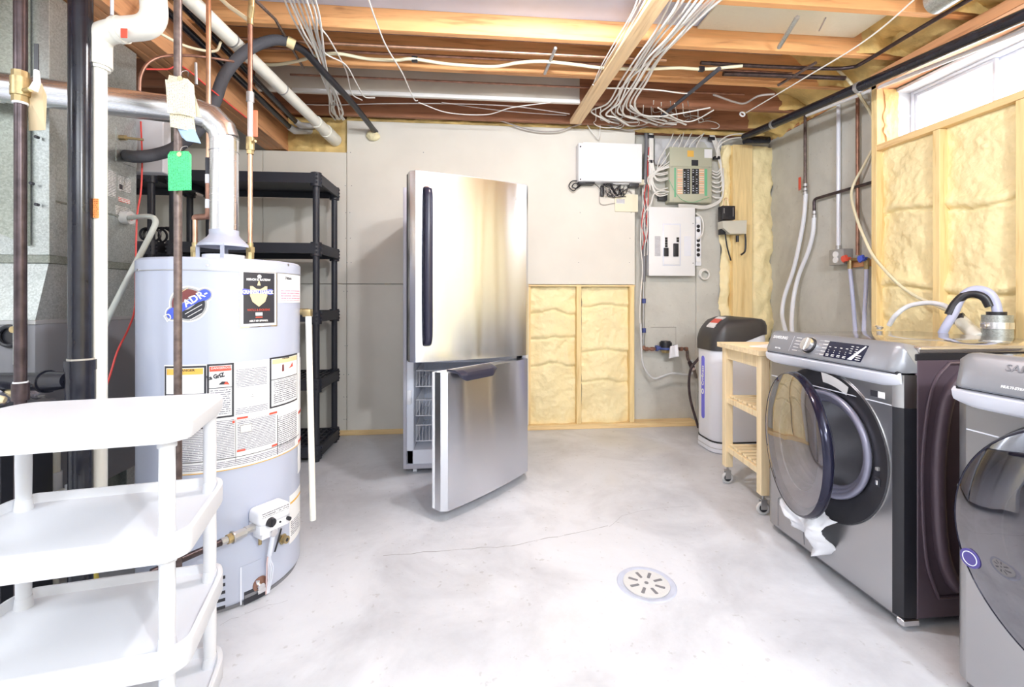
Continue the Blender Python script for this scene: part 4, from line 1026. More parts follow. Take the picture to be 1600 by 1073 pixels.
MB().cyl((FXr, p.y, p.z), (FXr+.035, p.y, p.z), .030, 24).build('drain_port', 'pvcg', fu); MB().cyl((FXr+.030, p.y, p.z), (FXr+.040, p.y, p.z), .013, 6).build('drain_plug', 'redp', fu)
b = MB()
for px, py in ((60, 215), (60, 320), (52, 287)):
    q = at(px, py, Y=FY0+.04); b.cyl((q.x, q.y-.012, q.z), (q.x, q.y, q.z), .006, 10)
b.build('duct_screws', 'ink', fu)['kind'] = 'stuff'
tag(MB().box(-1.76, -1.50, 2.36, 2.42, 1.72, 2.02, .004, 1).build('white_duct', mat('white_sheet_metal', (.70, .70, .74), .5)), 'white sheet metal duct panel behind the galvanised plenum', 'duct')
# condensate hose
hp_ = [at(203, 340, X=FXr+.04), at(232, 338, d=1.93), at(243, 345, d=1.90), at(236, 365, d=1.88), at(205, 425, d=1.82), at(170, 494, d=1.78), at(150, 540, d=1.74)]
tag(MB().tube(spline(hp_, 8), .011, 12).build('condensate_hose', mat('milky_grey_tube', (.50, .52, .48), .3)), 'milky grey condensate hose sloping down from the duct drain port', 'hose')
tag(MB().tube(spline([at(220, 190, d=2.18), at(222, 250, d=2.1), at(220, 300, d=2.06), at(214, 340, d=2.02), at(212, 420, d=1.98), at(211, 480, d=1.92), at(200, 515, d=1.85), at(183, 550, d=1.78), at(163, 612, d=1.72), at(110, 740, d=1.62)], 6), .0035, 8).build('red_wire', 'red'), 'red thermostat wire hanging down in front of the grey furnace', 'wire')
# ================================================================ LEFT PIPES
def pipe(name, pts, r, m, label, cat='pipe', seg=16, fil=None, group=None, spl=False, origin=None):
    P = [Vector(p) for p in pts]
    if fil: P = fillet(P, fil)
    if spl: P = spline(P, 8)
    o = MB().tube(P, r, seg).build(name, m, origin=origin); 
    return tag(o, label, cat, group)
# black ABS stack
a_ = at(126, 400, d=1.43); ax, ay = a_.x, a_.y
r0 = root('drain_stack', (ax, ay, 0), 'thick glossy black vertical drain pipe with a tee, left of the white plastic pipe', 'pipe')
MB().cyl((ax, ay, .86), (ax, ay, 2.79), .0305, 32).build('pipe', 'abs', r0)
MB().cyl((ax, ay, 0), (ax, ay, .80), .0305, 32).build('pipe', 'abs', r0)
zt_ = at(126, 563, d=1.43).z
MB().cyl((ax, ay, .74), (ax, ay, zt_), .037, 32).build('tee_fitting', 'abs', r0)
MB().cyl((ax, ay, zt_-.03), (ax, ay, zt_+.002), .039, 32).build('fitting_collar', 'abs', r0)
MB().cyl((ax, ay, zt_+.002), (ax, ay, zt_+.007), .033, 24).build('cement_bead', mat('cement_bead', (.5, .47, .42), .7), r0)
q0 = at(108, 594, d=1.42); q1 = at(72, 596, d=1.44); q2 = at(-60, 596, d=1.50)
MB().tube([q0, q1], [.026, .033], 24).tube([q1+(q0-q1)*.1, q1-(q0-q1)*.02], .036, 24).build('branch_collar', 'abs', r0)
MB().tube([q1, q2], .029, 24).build('branch_pipe', 'abs', r0)
# white PVC with elbows
d_ = 1.47; a_ = at(154, 400, d=d_)
r0 = root('vent_pipe', (a_.x, a_.y, 0), 'white plastic vertical pipe with two elbows beside the thick black pipe', 'pipe')
ztop = at(154, 95, d=d_).z
MB().cyl((a_.x, a_.y, .30), (a_.x, a_.y, ztop), .0225, 28).build('pipe', 'pvc', r0)
P = [Vector((a_.x, a_.y, ztop-.02)), Vector((a_.x, a_.y, at(154, 55, d=d_).z)), at(188, 46, d=d_)]
MB().tube(fillet(P, .07, 8), .036, 28).build('elbow', 'pvc', r0)
MB().cyl((a_.x, a_.y, ztop-.03), (a_.x, a_.y, ztop+.012), .030, 28).build('collar', 'pvc', r0)
P2 = [at(180, 47, d=d_), at(243, 42, d=d_), at(238, -25, d=d_)]
MB().tube(fillet(P2, .085, 8), .0375, 28).build('elbow', 'pvc', r0)
MB().tube([at(184, 47, d=d_), at(192, 46.5, d=d_)], .041, 28).build('collar', 'pvc', r0)
q = at(194, 52, d=d_-.039); MB().box(q.x-.010, q.x+.010, q.y-.002, q.y+.001, q.z-.015, q.z+.015, .001, 1).build('orange_sticker', 'redp', r0)
q = at(150, 326, d=d_-.025); MB().box(q.x-.007, q.x+.010, q.y-.004, q.y, q.z-.030, q.z+.032, .001, 1).build('orange_sticker', printed('orange_label_print', (.85, .36, .12), (.6, .15, .03), .006, .5), r0)
# iron gas riser with ball valve
d_ = 1.30; a_ = at(32, 400, d=d_)
r0 = root('gas_riser', (a_.x, a_.y, 0), 'dark iron vertical gas pipe with brass ball valve at the far left', 'pipe')
z1, z2 = at(32, 160, d=d_).z, at(32, 114, d=d_).z
MB().cyl((a_.x, a_.y, .05), (a_.x, a_.y, z1), .0138, 24).build('pipe', 'iron', r0); MB().cyl((a_.x, a_.y, z2), (a_.x, a_.y, 2.79), .0150, 24).build('pipe', 'iron', r0)
vb = MB(); vb.cyl((a_.x, a_.y, z1), (a_.x, a_.y, z1+.02), .019, 8).cyl((a_.x, a_.y, z1+.018), (a_.x, a_.y, z2-.015), .022, 16).cyl((a_.x, a_.y, z2-.018), (a_.x, a_.y, z2+.004), .019, 8); vv = vb.build('ball_valve', 'brass', r0)
MB().cyl((a_.x, a_.y, z1-.006), (a_.x, a_.y, z1+.002), .0175, 16).build('sealing_tape', 'white', r0)
zc = (z1+z2)/2+.0; MB().cyl((a_.x+.01, a_.y-.005, zc-.012), (a_.x+.045, a_.y-.02, zc-.012), .007, 12).build('valve_stem', 'brass', vv)
q = [at(52, 141, d=1.27), at(58, 128, d=1.27), at(57, 110, d=1.27), at(59, 75, d=1.26)]
MB().tube(q[:2]+[q[2]], [.010, .008, .006], 10).build('lever_hub', 'white', vv); MB().box(-.006, .006, -.002, .002, 0, .075, .001, 1, Matrix.Translation(q[2])).build('valve_lever', 'black', vv)
zz = at(32, 598, d=d_).z; MB().cyl((a_.x, a_.y, zz-.05), (a_.x, a_.y, zz), .019, 20).build('coupling', 'iron', r0); MB().cyl((a_.x, a_.y, zz-.001), (a_.x, a_.y, zz+.004), .0165, 20).build('thread_tape', 'white', r0)
# brown steel pipe in front of the heater
a_ = at(278, 400, d=1.40)
pipe('steel_pipe', [(a_.x, a_.y, 0), (a_.x, a_.y, 2.79)], .0112, 'rust', 'brown steel vertical pipe carrying paper tags in front of the water heater')
# copper to the heater
ci = at(305, 405, Z=1.262); co = at(391, 405, Z=1.262)
r0 = root('cold_water_pipe', ci, 'copper cold water pipe stepping down to the left inlet of the heater', 'pipe')
e1 = Vector((ci.x, ci.y, at(305, 338, d=1.82).z)); e2 = at(326, 333, d=1.82); e2.z = e1.z+.0; e3 = Vector((e2.x, e2.y, 2.78))
MB().cyl(ci, e1, .0095, 16).build('pipe', 'copper', r0)
MB().tube(fillet([e1-Vector((0, 0, .01)), e1, e2, e2+Vector((0, 0, .03))], .02), .0125, 14).build('elbow_pair', 'copperd', r0)
MB().cyl(e2, e3, .0092, 16).build('pipe', 'copper', r0)
b = MB(); b.cyl(ci, ci+Vector((0, 0, .03)), .016, 8).cyl(ci+Vector((0, 0, .028)), ci+Vector((0, 0, .05)), .0185, 6).cyl(ci+Vector((0, 0, .048)), ci+Vector((0, 0, .068)), .012, 12); b.build('dielectric_union', 'brass', r0)
for z in (e2.z+.05, e2.z+.15): MB().cyl((e2.x, e2.y, z-.018), (e2.x, e2.y, z+.018), .0125, 14).build('coupling', 'white', r0)
MB().cyl((e2.x, e2.y, e2.z+.06), (e2.x, e2.y, e2.z+.14), .0115, 14).build('sleeve', 'copperd', r0)
MB().cyl((e2.x, e2.y, e2.z+.165), (e2.x, e2.y, e2.z+.235), .0115, 14).build('sleeve', 'foamtube', r0)
r0 = root('hot_water_pipe', co, 'copper hot water pipe with red-handled valve rising from the right of the heater', 'pipe')
ct = Vector((co.x, co.y, at(388, 30, d=1.82).z)); zv1, zv2, zv3 = [at(388, y, d=1.82).z for y in (238, 212, 152)]
MB().cyl(co, (co.x, co.y, zv1), .0088, 16).build('pipe', 'copper', r0); MB().cyl((co.x, co.y, zv3), ct, .0088, 16).build('pipe', 'copperd', r0)
MB().cyl((co.x, co.y, zv2), (co.x, co.y, zv3), .0105, 14).build('pipe', mat('soldered_pipe', (.72, .68, .68), .4, .4), r0)
b = MB(); b.cyl((co.x, co.y, zv1), (co.x, co.y, zv1+.018), .0135, 8).cyl((co.x, co.y, zv1+.015), (co.x, co.y, zv2), .016, 14).cyl((co.x, co.y, zv2-.016), (co.x, co.y, zv2), .0155, 6); vv = b.build('ball_valve', 'brass', r0)
MB().cyl((co.x, co.y, zv3-.01), (co.x, co.y, zv3+.03), .0145, 14).build('coupling', 'midgrey', r0)
MB().cyl((co.x, co.y, zv2-.02), (co.x+.03, co.y-.02, zv2-.02), .005, 10).build('valve_stem', 'brass', vv)
q = at(398, 186, d=1.80); MB().box(q.x-.006, q.x+.012, q.y-.003, q.y+.003, zv2-.012, q.z+.035, .003, 2).build('valve_lever', mat('coral_handle', (.85, .25, .14), .4), vv)
b = MB(); b.cyl(co, co+Vector((0, 0, .03)), .015, 8).cyl(co+Vector((0, 0, .028)), co+Vector((0, 0, .05)), .0175, 6).cyl(co+Vector((0, 0, .048)), co+Vector((0, 0, .066)), .012, 12); b.build('dielectric_union', 'brass', r0)
MB().tube([ct-Vector((0, 0, .01)), ct+Vector((0, 0, .02)), at(393, 10, d=1.82), at(393, -12, d=1.82)], .012, 14).build('brass_elbow', 'brass', r0)
MB().tube([ct+Vector((0, 0, .005)), at(358, 10, d=1.9), at(338, -8, d=1.95)], .0085, 12).build('branch_pipe', 'cream', r0)
# aluminium flue
r0 = root('flue_pipe', (HX, HY, HH+.11), 'shiny aluminium flue pipe rising from the water heater and elbowing left', 'flue')
cz_ = 1.745; hd = Vector((-.765, -.19, .012)).normalized()
MB().cyl((HX, HY, HH+.10), (HX, HY, cz_), .0505, 40).build('pipe', 'alu', r0)
pe = [Vector((HX, HY, cz_)), Vector((HX, HY, cz_))+Vector((0, 0, .035))+hd*.008, Vector((HX, HY, cz_))+Vector((0, 0, .075))+hd*.045, Vector((HX, HY, cz_))+Vector((0, 0, .09))+hd*.095]
MB().tube(pe, .0525, 32).build('elbow', 'alu', r0, ang=20)
for i, z in ((0, -.055), (1, -.0)): MB().torus(.0515, .002, Matrix.Translation((HX, HY, cz_+z)), 40, 6).build('crimp_ring', 'alu', r0)
ph = pe[-1]; pm = ph+hd*.60
MB().cyl(ph-hd*.01, pm, .0505, 40).build('pipe', 'alu', r0)
cr = MB(); n = 40
for i in range(n):
    a = 2*PI*i/n; u1 = Vector((0, 0, 1)); u2 = hd.cross(u1).normalized(); o = (u1*math.cos(a)+u2*math.sin(a))*.0505
    cr.tube([pm+o-hd*.012, pm+o+hd*.012], .003, 5)
cr.build('crimped_joint', 'alu', r0); MB().cyl(pm, pm+hd*.6, .053, 40).build('pipe', 'alu', r0)
# refrigerant line in foam
hs = [at(197, 243, X=FXr+.002), at(215, 245, d=2.03), at(245, 241, d=2.07), at(275, 230, d=2.10), at(312, 200, d=2.14), at(335, 160, d=2.2), at(352, 116, d=2.26), at(385, 80, d=2.33), at(425, 63, d=2.42), at(455, 66, d=2.52)]
pipe('insulated_line', spline(hs, 8), .027, 'foamtube', 'thick grey foam-covered line looping over from the duct to the ceiling')
hs = [at(455, 68, d=2.52), at(478, 82, d=2.62), at(505, 112, d=2.80), at(545, 155, d=3.12), at(570, 185, d=3.4), at(584, 203, d=3.62), at(590, 208, d=3.72)]
pipe('insulated_line', spline(hs, 8), .021, 'black', 'black taped line running down to a foam plug in the back wall')
q = at(455, 66, d=2.50); tag(MB().cyl(q+Vector((-.02, -.01, 0)), q+Vector((.015, .01, -.01)), .029, 18).build('tape_wrap', 'gold'), 'tan tape wrap joining the two black lines near the ceiling', 'tape')
bm = bmesh.new(); bmesh.ops.create_icosphere(bm, subdivisions=4, radius=.055)
q = at(583, 212, Y=3.74)
for v in bm.verts: v.co = v.co*(1+.16*fbm(v.co.x*20, v.co.y*20, v.co.z*20)); v.co.z *= .75; v.co.y *= .55
tag(MB().addbm(bm, Matrix.Translation(q)).build('foam_plug', mat('pale_foam', (.86, .78, .50), .6, bump=.5, bscale=90)), 'round pale yellow foam plug on the back wall under the black line', 'foam')
# ceiling pipes left
r0 = root('ceiling_drain_pipe', at(515, 212, Y=3.70), 'large white plastic pipe running along the ceiling to the back wall', 'pipe')
w0, w1, w2 = at(285, -12, d=1.98), at(497, 193, d=3.33), at(524, 219, d=3.66)
MB().cyl(w0, w1, .036, 28).build('pipe', 'pvc', r0); MB().cyl(w1-(w2-w1)*.1, w1+(w2-w1)*.55, .043, 28).build('coupling', 'pvc', r0); MB().cyl(w1+(w2-w1)*.4, w2, .050, 28).build('coupling', 'pvc', r0)
for f in (.25, .62): MB().cyl(w0+(w1-w0)*f, w0+(w1-w0)*(f+.006), .0385, 24).build('pipe_strap', 'midgrey', r0)
for (x0_, y0_, x1_, y1_, rr) in ((236, -6, 452, 198, .020), (268, -10, 462, 190, .018)):
    r0 = root('black_ceiling_pipe', at(x1_, y1_, d=3.45), 'black pipe along the beam, %s of the pair left of the white ceiling pipe' % ('lower' if rr > .019 else 'upper'), 'pipe')
    MB().cyl(at(x0_, y0_, d=2.0), at(x1_, y1_, d=3.42), rr, 20).build('pipe', 'abs', r0)
    MB().tube([at(x1_, y1_, d=3.42), at(x1_+8, y1_+6, d=3.46), at(x1_+40, y1_+7, d=3.72)], [rr*1.25, rr*1.3, rr*1.2], 20).build('grey_end', 'pvcg', r0)
pipe('copper_tube', spline([at(218, 142, d=1.72), at(220, 118, d=1.72), at(233, 97, d=1.74), at(262, 87, d=1.8), at(310, 88, d=1.95), at(365, 96, d=2.1)], 8), .0055, 'copperd', 'thin bent copper tube dropping behind the white pipe elbow')
pipe('red_cable', spline([at(228, 108, d=1.9), at(262, 108, d=1.95), at(285, 104, d=2.0), at(330, 140, d=2.15), at(385, 184, d=2.4)], 8), .0035, 'red', 'thin red cable running along the side of the wooden beam', 'wire')
pipe('cream_tube', spline([at(246, 50, d=1.9), at(290, 72, d=2.0), at(335, 80, d=2.2), at(345, 66, d=2.3)], 8), .006, 'cream', 'cream tube bending under the joists beside the beam')
pipe('pull_chain', [at(306, 98, d=1.9), at(307, 132, d=1.9)], .0055, 'midgrey', 'short metal strap hanging beside the copper pipe', 'strap')
pipe('hanging_lamp_chain', [at(175, -5, d=1.5), at(175, 24, d=1.5)], .005, 'silver', 'short white plumb cord hanging at the top left', 'cord')
pipe('gas_branch', [at(388, -10, d=2.0), at(430, 30, d=2.3), at(474, 106, d=2.85)], .0075, 'rust', 'thin brown pipe under the joists left of the white cables')
# tags
def tagpaper(name, label, m, pts, d, thick=.0007, eyelet=None, tilt=0.01):
    P = [at(px, py, d=d+(0 if i % 2 else tilt)) for i, (px, py) in enumerate(pts)]
    nv = Vector((sn, cs, 0))*thick; n = len(P)
    r_ = root(name, sum(P, Vector())/n, label, 'tag')
    b = MB(); b.add(P+[p+nv for p in P], [tuple(range(n)), tuple(range(2*n-1, n-1, -1))]+[(i, (i+1) % n, n+(i+1) % n, n+i) for i in range(n)]); b.build('paper', m, r_, smooth=False)
    if eyelet:
        e = at(*eyelet, d=d-.001); Te = frame(e, (cs, -sn, 0), (0, 0, 1))
        MB().lathe([(.003, 0), (.007, 0), (.007, .0008), (.003, .0008)], (0, 0, 0), 20, T=Te).build('eyelet', 'tan', r_)
        MB().tube(spline([e, e+Vector((.004, .005, .022)), e+Vector((.010, .022, .032)), e+Vector((-.006, .05, .03))], 5), .0008, 5).build('string', 'midgrey', r_)
    return r_
tagpaper('paper_tag', 'blue paper tag hanging under the cream tags on the steel pipe', 'fblue', [(277, 200), (304, 202), (314, 224), (291, 220), (284, 214)], 1.375)
tagpaper('paper_tag', 'short cream tag sticking out below the large cream tag', 'fcream', [(265, 172), (302, 180), (306, 206), (266, 198)], 1.372)
tagpaper('paper_tag', 'cream tag tilted right behind the large cream tag', 'cpaper', [(258, 124), (298, 128), (315, 183), (262, 176)], 1.368)
tagpaper('paper_tag', 'large cream printed tag hanging at the top of the steel pipe', 'fcream', [(264, 117), (293, 123), (303, 133), (306, 184), (261, 172), (261, 130)], 1.362, eyelet=(281, 122))
tagpaper('paper_tag', 'bright green printed tag hanging on the steel pipe', 'fgreen', [(266, 236), (294, 236), (299, 242), (299, 297), (263, 298), (262, 242)], 1.362, eyelet=(280, 241))
tagpaper('paper_tag', 'tan printed tag hanging behind the brass valve at far left', mat('tan_paper', (.70, .56, .36), .7), [(47, 135), (65, 130), (73, 150), (71, 203), (45, 204), (43, 150)], 1.31)
# ================================================================ WHITE PLASTIC SHELF UNIT
CC = Vector((-.948, 1.224)); CA = math.radians(10.5)
TS = Matrix.Translation((CC.x, CC.y, 0)) @ Matrix.Rotation(CA, 4, 'Z')
su = root('shelf_unit', (CC.x, CC.y, 0), 'white plastic four-tray shelf unit in the left foreground', 'shelf unit')
hx_, hy_ = .272, .188; ch = .034
def octo(s, c=ch): 
    x, y = hx_+s, hy_+s
    pts = [(-x+c, -y), (x-c, -y), (x, -y+c), (x-.018, y-c*1.7), (x-c*1.3, y), (-x+c*1.1, y), (-x+.012, y-c*1.3), (-x, -y+c)]
    return fillet2(pts, .03)
def fillet2(pts, r, n=4):
    out = []; N_ = len(pts)
    for i in range(N_):
        p = Vector(pts[i]); a = Vector(pts[i-1])-p; b = Vector(pts[(i+1) % N_])-p; q = min(r, a.length*.4, b.length*.4)
        A = p+a.normalized()*q; B = p+b.normalized()*q
        for k in range(n+1): t = k/n; v = A*(1-t)**2+p*2*t*(1-t)+B*t*t; out.append((v.x, v.y))
    return out
LEGS = [(sx*.217, sy*.135) for sx in (-1, 1) for sy in (-1, 1)]
TZ = (.815, .545, .285, .035)
for zi, zt in enumerate(TZ):
    o1, o2, o3 = octo(0), octo(-.012), octo(-.030); n = len(o1); b = MB(TS)
    rim = .018 if zi else -.0
    rows = [(octo(-.004), zt-.042), (o1, zt-.034), (o1, zt+rim-.004), (octo(-.004), zt+rim), (octo(-.010), zt+rim), (octo(-.018), zt+.0-.004 if zi else zt-.0005), (octo(-.05), zt-.008 if zi else zt-.001)]
    vs = []; fs = []
    for pts, z in rows: vs += [(x, y, z) for x, y in pts]
    for k in range(len(rows)-1):
        for i in range(n): fs.append((k*n+i, k*n+(i+1) % n, (k+1)*n+(i+1) % n, (k+1)*n+i))
    fs.append(tuple((len(rows)-1)*n+i for i in range(n)))
    m0 = len(vs); vs += [(x, y, zt-.042) for x, y in octo(-.008)]; vs += [(x, y, zt-.012) for x, y in octo(-.010)]
    for i in range(n): fs.append((i, m0+i, m0+(i+1) % n, (i+1) % n)); fs.append((m0+i, m0+n+i, m0+n+(i+1) % n, m0+(i+1) % n))
    fs.append(tuple(m0+n+i for i in range(n-1, -1, -1)))
    b.add(vs, fs); tr = b.build('tray', 'wplast', su, ang=40)
    for lx, ly in LEGS:
        if zi: MB(TS).cyl((lx, ly, zt-.012), (lx, ly, zt+.022), .0205, 20, .017).build('leg_socket', 'wplast', tr)
        MB(TS).cyl((lx, ly, zt-.062), (lx, ly, zt-.038), .0195, 20).build('leg_collar', 'wplast', tr)
for lx, ly in LEGS:
    for k in range(3): MB(TS).tube([(lx, ly, TZ[k+1]-.01), (lx, ly, TZ[k+1]+.11), (lx, ly, TZ[k]-.045)], [.0155, .0168, .0160], 20).build('leg', 'wplast', su)
for lx, ly in LEGS: MB(TS).cyl((lx, ly, 0), (lx, ly, .03), .021, 16).build('foot', 'wplast', su)
# black cabinet behind at the far left with the plastic bag
kb_ = root('floor_cabinet', (-1.62, 1.60, 0), 'black floor cabinet with a pale lid strip standing before the furnace', 'cabinet')
MB().box(-1.80, -1.435, 1.52, 1.70, 0, .745, .004, 1).build('body', 'black', kb_); MB().box(-1.79, -1.44, 1.515, 1.69, .50, .515, .002, 1).build('lid_strip', 'cream', kb_)
MB().box(-1.79, -1.43, 1.51, 1.705, .735, .757, .004, 1).build('top', 'grey', kb_)
bg = root('brush_bag', (-1.50, 1.60, .758), 'clear plastic bag of wooden-handled brushes on the black cabinet at far left', 'bag')
b = MB()
for k in range(14):
    y = 1.53+.011*k; z = .785+.012*((k*7) % 4)
    b.tube(spline([(-1.78, y, z-.01), (-1.66, y+.004*math.sin(k), z+.022), (-1.54, y, z+.004), (-1.47, y+.01, .775)], 6), .006, 6)
b.build('bristles', mat('pale_bristles', (.60, .60, .68), .5), bg)['kind'] = 'stuff'
MB().tube(spline([(-1.75, 1.50, .765), (-1.60, 1.50, .790), (-1.47, 1.51, .80), (-1.42, 1.52, .79)], 6), [.012]*18+[.009], 10).build('wooden_handle', 'cart', bg)
MB().tube(spline([(-1.50, 1.60, .79), (-1.44, 1.61, .81), (-1.385, 1.62, .828)], 6), .011, 10).build('yellow_handle', 'gold', bg)
vs, fs = grid_surface(lambda u, v: Vector((-1.82+.38*u, 1.49+.17*v, .766+.075*math.sin(PI*min(1, max(0, v)))*math.sin(PI*(.15+.8*u))+.012*fbm(u*9, v*9, 1))), 24, 16)
MB().add(vs, fs).build('plastic_film', 'plasticbag', bg)
# things between the trays at the furnace foot
pipe('yellow_gas_hose', spline([at(112, 560, d=1.70), at(118, 650, d=1.66), at(122, 730, d=1.62), at(134, 790, d=1.6), (-1.18, 1.58, .06), (-1.10, 1.62, .012)], 8), .0085, 'yellow', 'yellow gas flex hose near the furnace foot seen between the white trays', 'hose')
r0 = root('condensate_trap', (-1.40, 1.66, 0), 'white plastic trap with elbow at the furnace foot behind the trays', 'pipe')
q = at(85, 700, d=1.62)
MB().tube(fillet([(q.x, q.y, .70), (q.x, q.y, .40), (q.x+.07, q.y, .41), (q.x+.07, q.y+.12, .45)], .03), .016, 16).build('pipe', 'pvc', r0)
MB().cyl((q.x, q.y, .40), (q.x, q.y, .48), .021, 18).build('coupling', 'white', r0)
MB().cyl((q.x+.06, q.y-.02, .415), (q.x+.09, q.y+.02, .425), .026, 18).build('elbow', 'white', r0)
MB().cyl((q.x, q.y, 0), (q.x, q.y, .40), .012, 14).build('stand_pipe', 'pvc', r0)
pipe('grey_thin_pipe', [(at(65, 700, d=1.64).x, at(65, 700, d=1.64).y, 0), (at(65, 700, d=1.64).x, at(65, 700, d=1.64).y, .75)], .010, 'midgrey', 'thin grey vertical pipe in the gap left of the plastic trap')
ORD = ['first', 'second', 'third', 'fourth', 'fifth', 'sixth', 'seventh', 'eighth', 'ninth', 'tenth']
ORD16 = ORD+['eleventh', 'twelfth', 'thirteenth', 'fourteenth', 'fifteenth', 'sixteenth']
# ================================================================ WATER SOFTENER
S0, S1, SY0, SY1 = 1.715, 2.13, 3.03, 3.33
so = root('water_softener', ((S0+S1)/2, (SY0+SY1)/2, 0), 'white water softener with a black curved lid and blue stripe in the back corner', 'water softener')
def rrect(x0, x1, y0, y1, r, n=8, rx=None):
    out = []
    for cx, cy, a in ((x1-r, y1-r, 0), (x0+r, y1-r, 90), (x0+r, y0+r, 180), (x1-r, y0+r, 270)):
        for k in range(n+1): t = math.radians(a+90*k/n); out.append((cx+r*math.cos(t), cy+r*math.sin(t)))
    return out
body = rrect(S0, S1, SY0, SY1, .09)
def ringstack(rows, name, m, par, caps=True, ang=35):
    n = len(rows[0][0]); vs = []; fs = []
    for pts, zf in rows:
        for x, y in pts: vs.append((x, y, zf(x, y) if callable(zf) else zf))
    for k in range(len(rows)-1):
        for i in range(n): fs.append((k*n+i, k*n+(i+1) % n, (k+1)*n+(i+1) % n, (k+1)*n+i))
    if caps: fs.append(tuple(range(n-1, -1, -1))); fs.append(tuple((len(rows)-1)*n+i for i in range(n)))
    return MB().add(vs, fs).build(name, m, par, ang=ang)
def sc(pts, s, cx=(S0+S1)/2, cy=(SY0+SY1)/2):
    return [(x+(s if x > cx else -s)*min(1, abs(x-cx)/.06), y+(s if y > cy else -s)*min(1, abs(y-cy)/.06)) for x, y in pts]
def topz(x, y): u = (x-S0)/(S1-S0); return .735+.115*min(1, max(0, (u-.12)/.6))**.8
ringstack([(sc(body, -.004), .085), (body, .10), (body, .4), (body, topz)], 'tank', 'soft', so)
ringstack([(sc(body, -.006), .0), (sc(body, .004), .01), (sc(body, .004), .04), (sc(body, .0), .075)], 'base', 'soft', so)
ringstack([(sc(body, .001), .078), (sc(body, .001), .086)], 'base_seam', 'black', so)
ringstack([(sc(body, .0045), .036), (sc(body, .0045), .040)], 'base_groove', 'midgrey', so)
def lidz(x, y): u = (x-S0)/(S1-S0); return .845+.125*math.sin(min(1, max(0, u)/.42)*PI/2)-.03*max(0, u-.42)
vs = []; n = len(body); cxy = ((S0+S1)/2, (SY0+SY1)/2)
def shr(f): return [(cxy[0]+(x-cxy[0])*f, cxy[1]+(y-cxy[1])*f) for x, y in body]
L_ = sc(body, .008)
ringstack([(L_, lambda x, y: topz(x, y)-.004), (L_, lambda x, y: lidz(x, y)-.045), (sc(body, .0), lambda x, y: lidz(x, y)-.014), (shr(.9), lidz), (shr(.6), lambda x, y: lidz(x, y)+.004), (shr(.2), lambda x, y: lidz(x, y)+.006)], 'lid', mat('softener_lid', (.045, .042, .045), .4), so, ang=50)
def onlid(u0, u1, v0, v1, name, m, lift=.006):
    vs, fs = grid_surface(lambda a, b_: (lambda x, y: Vector((x, y, lidz(x, y)+lift)))(S0+(S1-S0)*(u0+(u1-u0)*a), SY0+(SY1-SY0)*(v0+(v1-v0)*b_)), 6, 3)
    k = len(vs); vs = vs+[v-Vector((0, 0, .006)) for v in vs]; fs = fs+[tuple(i+k for i in reversed(f)) for f in fs]
    MB().add(vs, fs).build(name, m, so)
onlid(.10, .17, .30, .66, 'lid_label', 'wpaper'); onlid(.17, .26, .30, .66, 'lid_label', 'redp'); onlid(.26, .33, .30, .66, 'lid_label', 'wpaper', .0065); onlid(.42, .50, .36, .6, 'lid_label', 'redp', .008)
# blue stripe on the front (faces -X), with lettering running up
yc = SY0+.165
def capz(w, z0, z1, n=8):
    return [(w*math.cos(PI+PI*k/n), z0+w*math.sin(PI+PI*k/n)) for k in range(n+1)]+[(w*math.cos(PI*k/n), z1+w*math.sin(PI*k/n)) for k in range(n+1)]
Ts = frame((S0-.0015, yc, 0), (0, -1, 0), (0, 0, 1))
st = MB(Ts).prism(capz(.021, .24, .66), -.004, .001).build('blue_stripe', mat('blue_stripe', (.16, .16, .78), .4), so)
textmb('Crrfiness', .040, frame((S0-.003, yc, .535), (0, 0, 1), (0, 1, 0)), .0006, .0008).build('stripe_lettering', 'wpaper', st, smooth=False)
MB(Ts @ Matrix.Translation((0, .418, .0018))).torus(.012, .0032, Matrix.Scale(1.35, 4, (0, 1, 0)), 28, 8).build('stripe_emblem', 'wpaper', st)
MB().tube(spline([(S0+.02, SY0+.25, .66), (S0-.03, SY0+.30, .55), (S0-.02, SY0+.33, .35), (S0+.05, SY0+.33, .1)], 6), .010, 10).build('drain_hose', 'iron', so)
# ================================================================ WOODEN KITCHEN CART
kc = root('kitchen_cart', (1.73, 2.38, 0), 'pale birch kitchen cart on casters between the washer and the softener', 'cart')
KX0, KX1, KY0, KY1 = 1.475, 1.98, 2.185, 2.60
KT = Matrix.Translation((1.475, 2.165, 0)) @ Matrix.Rotation(math.radians(-6), 4, 'Z') @ Matrix.Translation((-1.475, -2.165, 0))
for k in range(9):
    y = 2.145+.0525*k; MB(KT).box(1.445, 1.98, y+.0005, y+.052, .812, .840, .0015, 1).build('top_plank', 'cartx', kc)
legs = [(x, y) for x in (1.485, 1.92) for y in (2.175, 2.565)]
for x, y in legs: MB(KT).box(x-.022, x+.022, y-.022, y+.022, .105, .811, .002, 1).build('leg', 'cart', kc)
for x in (1.485, 1.92): MB(KT).box(x-.009, x+.013, 2.19, 2.55, .745, .811, .002, 1).build('apron', 'cart', kc)
for y in (2.175, 2.565): MB(KT).box(1.50, 1.905, y-.009, y+.009, .745, .811, .002, 1).build('apron', 'cartx', kc)
for z in (.485, .195):
    for x in (1.485, 1.92): MB(KT).box(x-.010, x+.010, 2.19, 2.55, z, z+.032, .002, 1).build('shelf_rail', 'cart', kc)
    for k in range(7):
        y = 2.215+.052*k; MB(KT).box(1.488, 1.918, y-.017, y+.017, z+.033, z+.048, .002, 1).build('slat', 'cartx', kc)
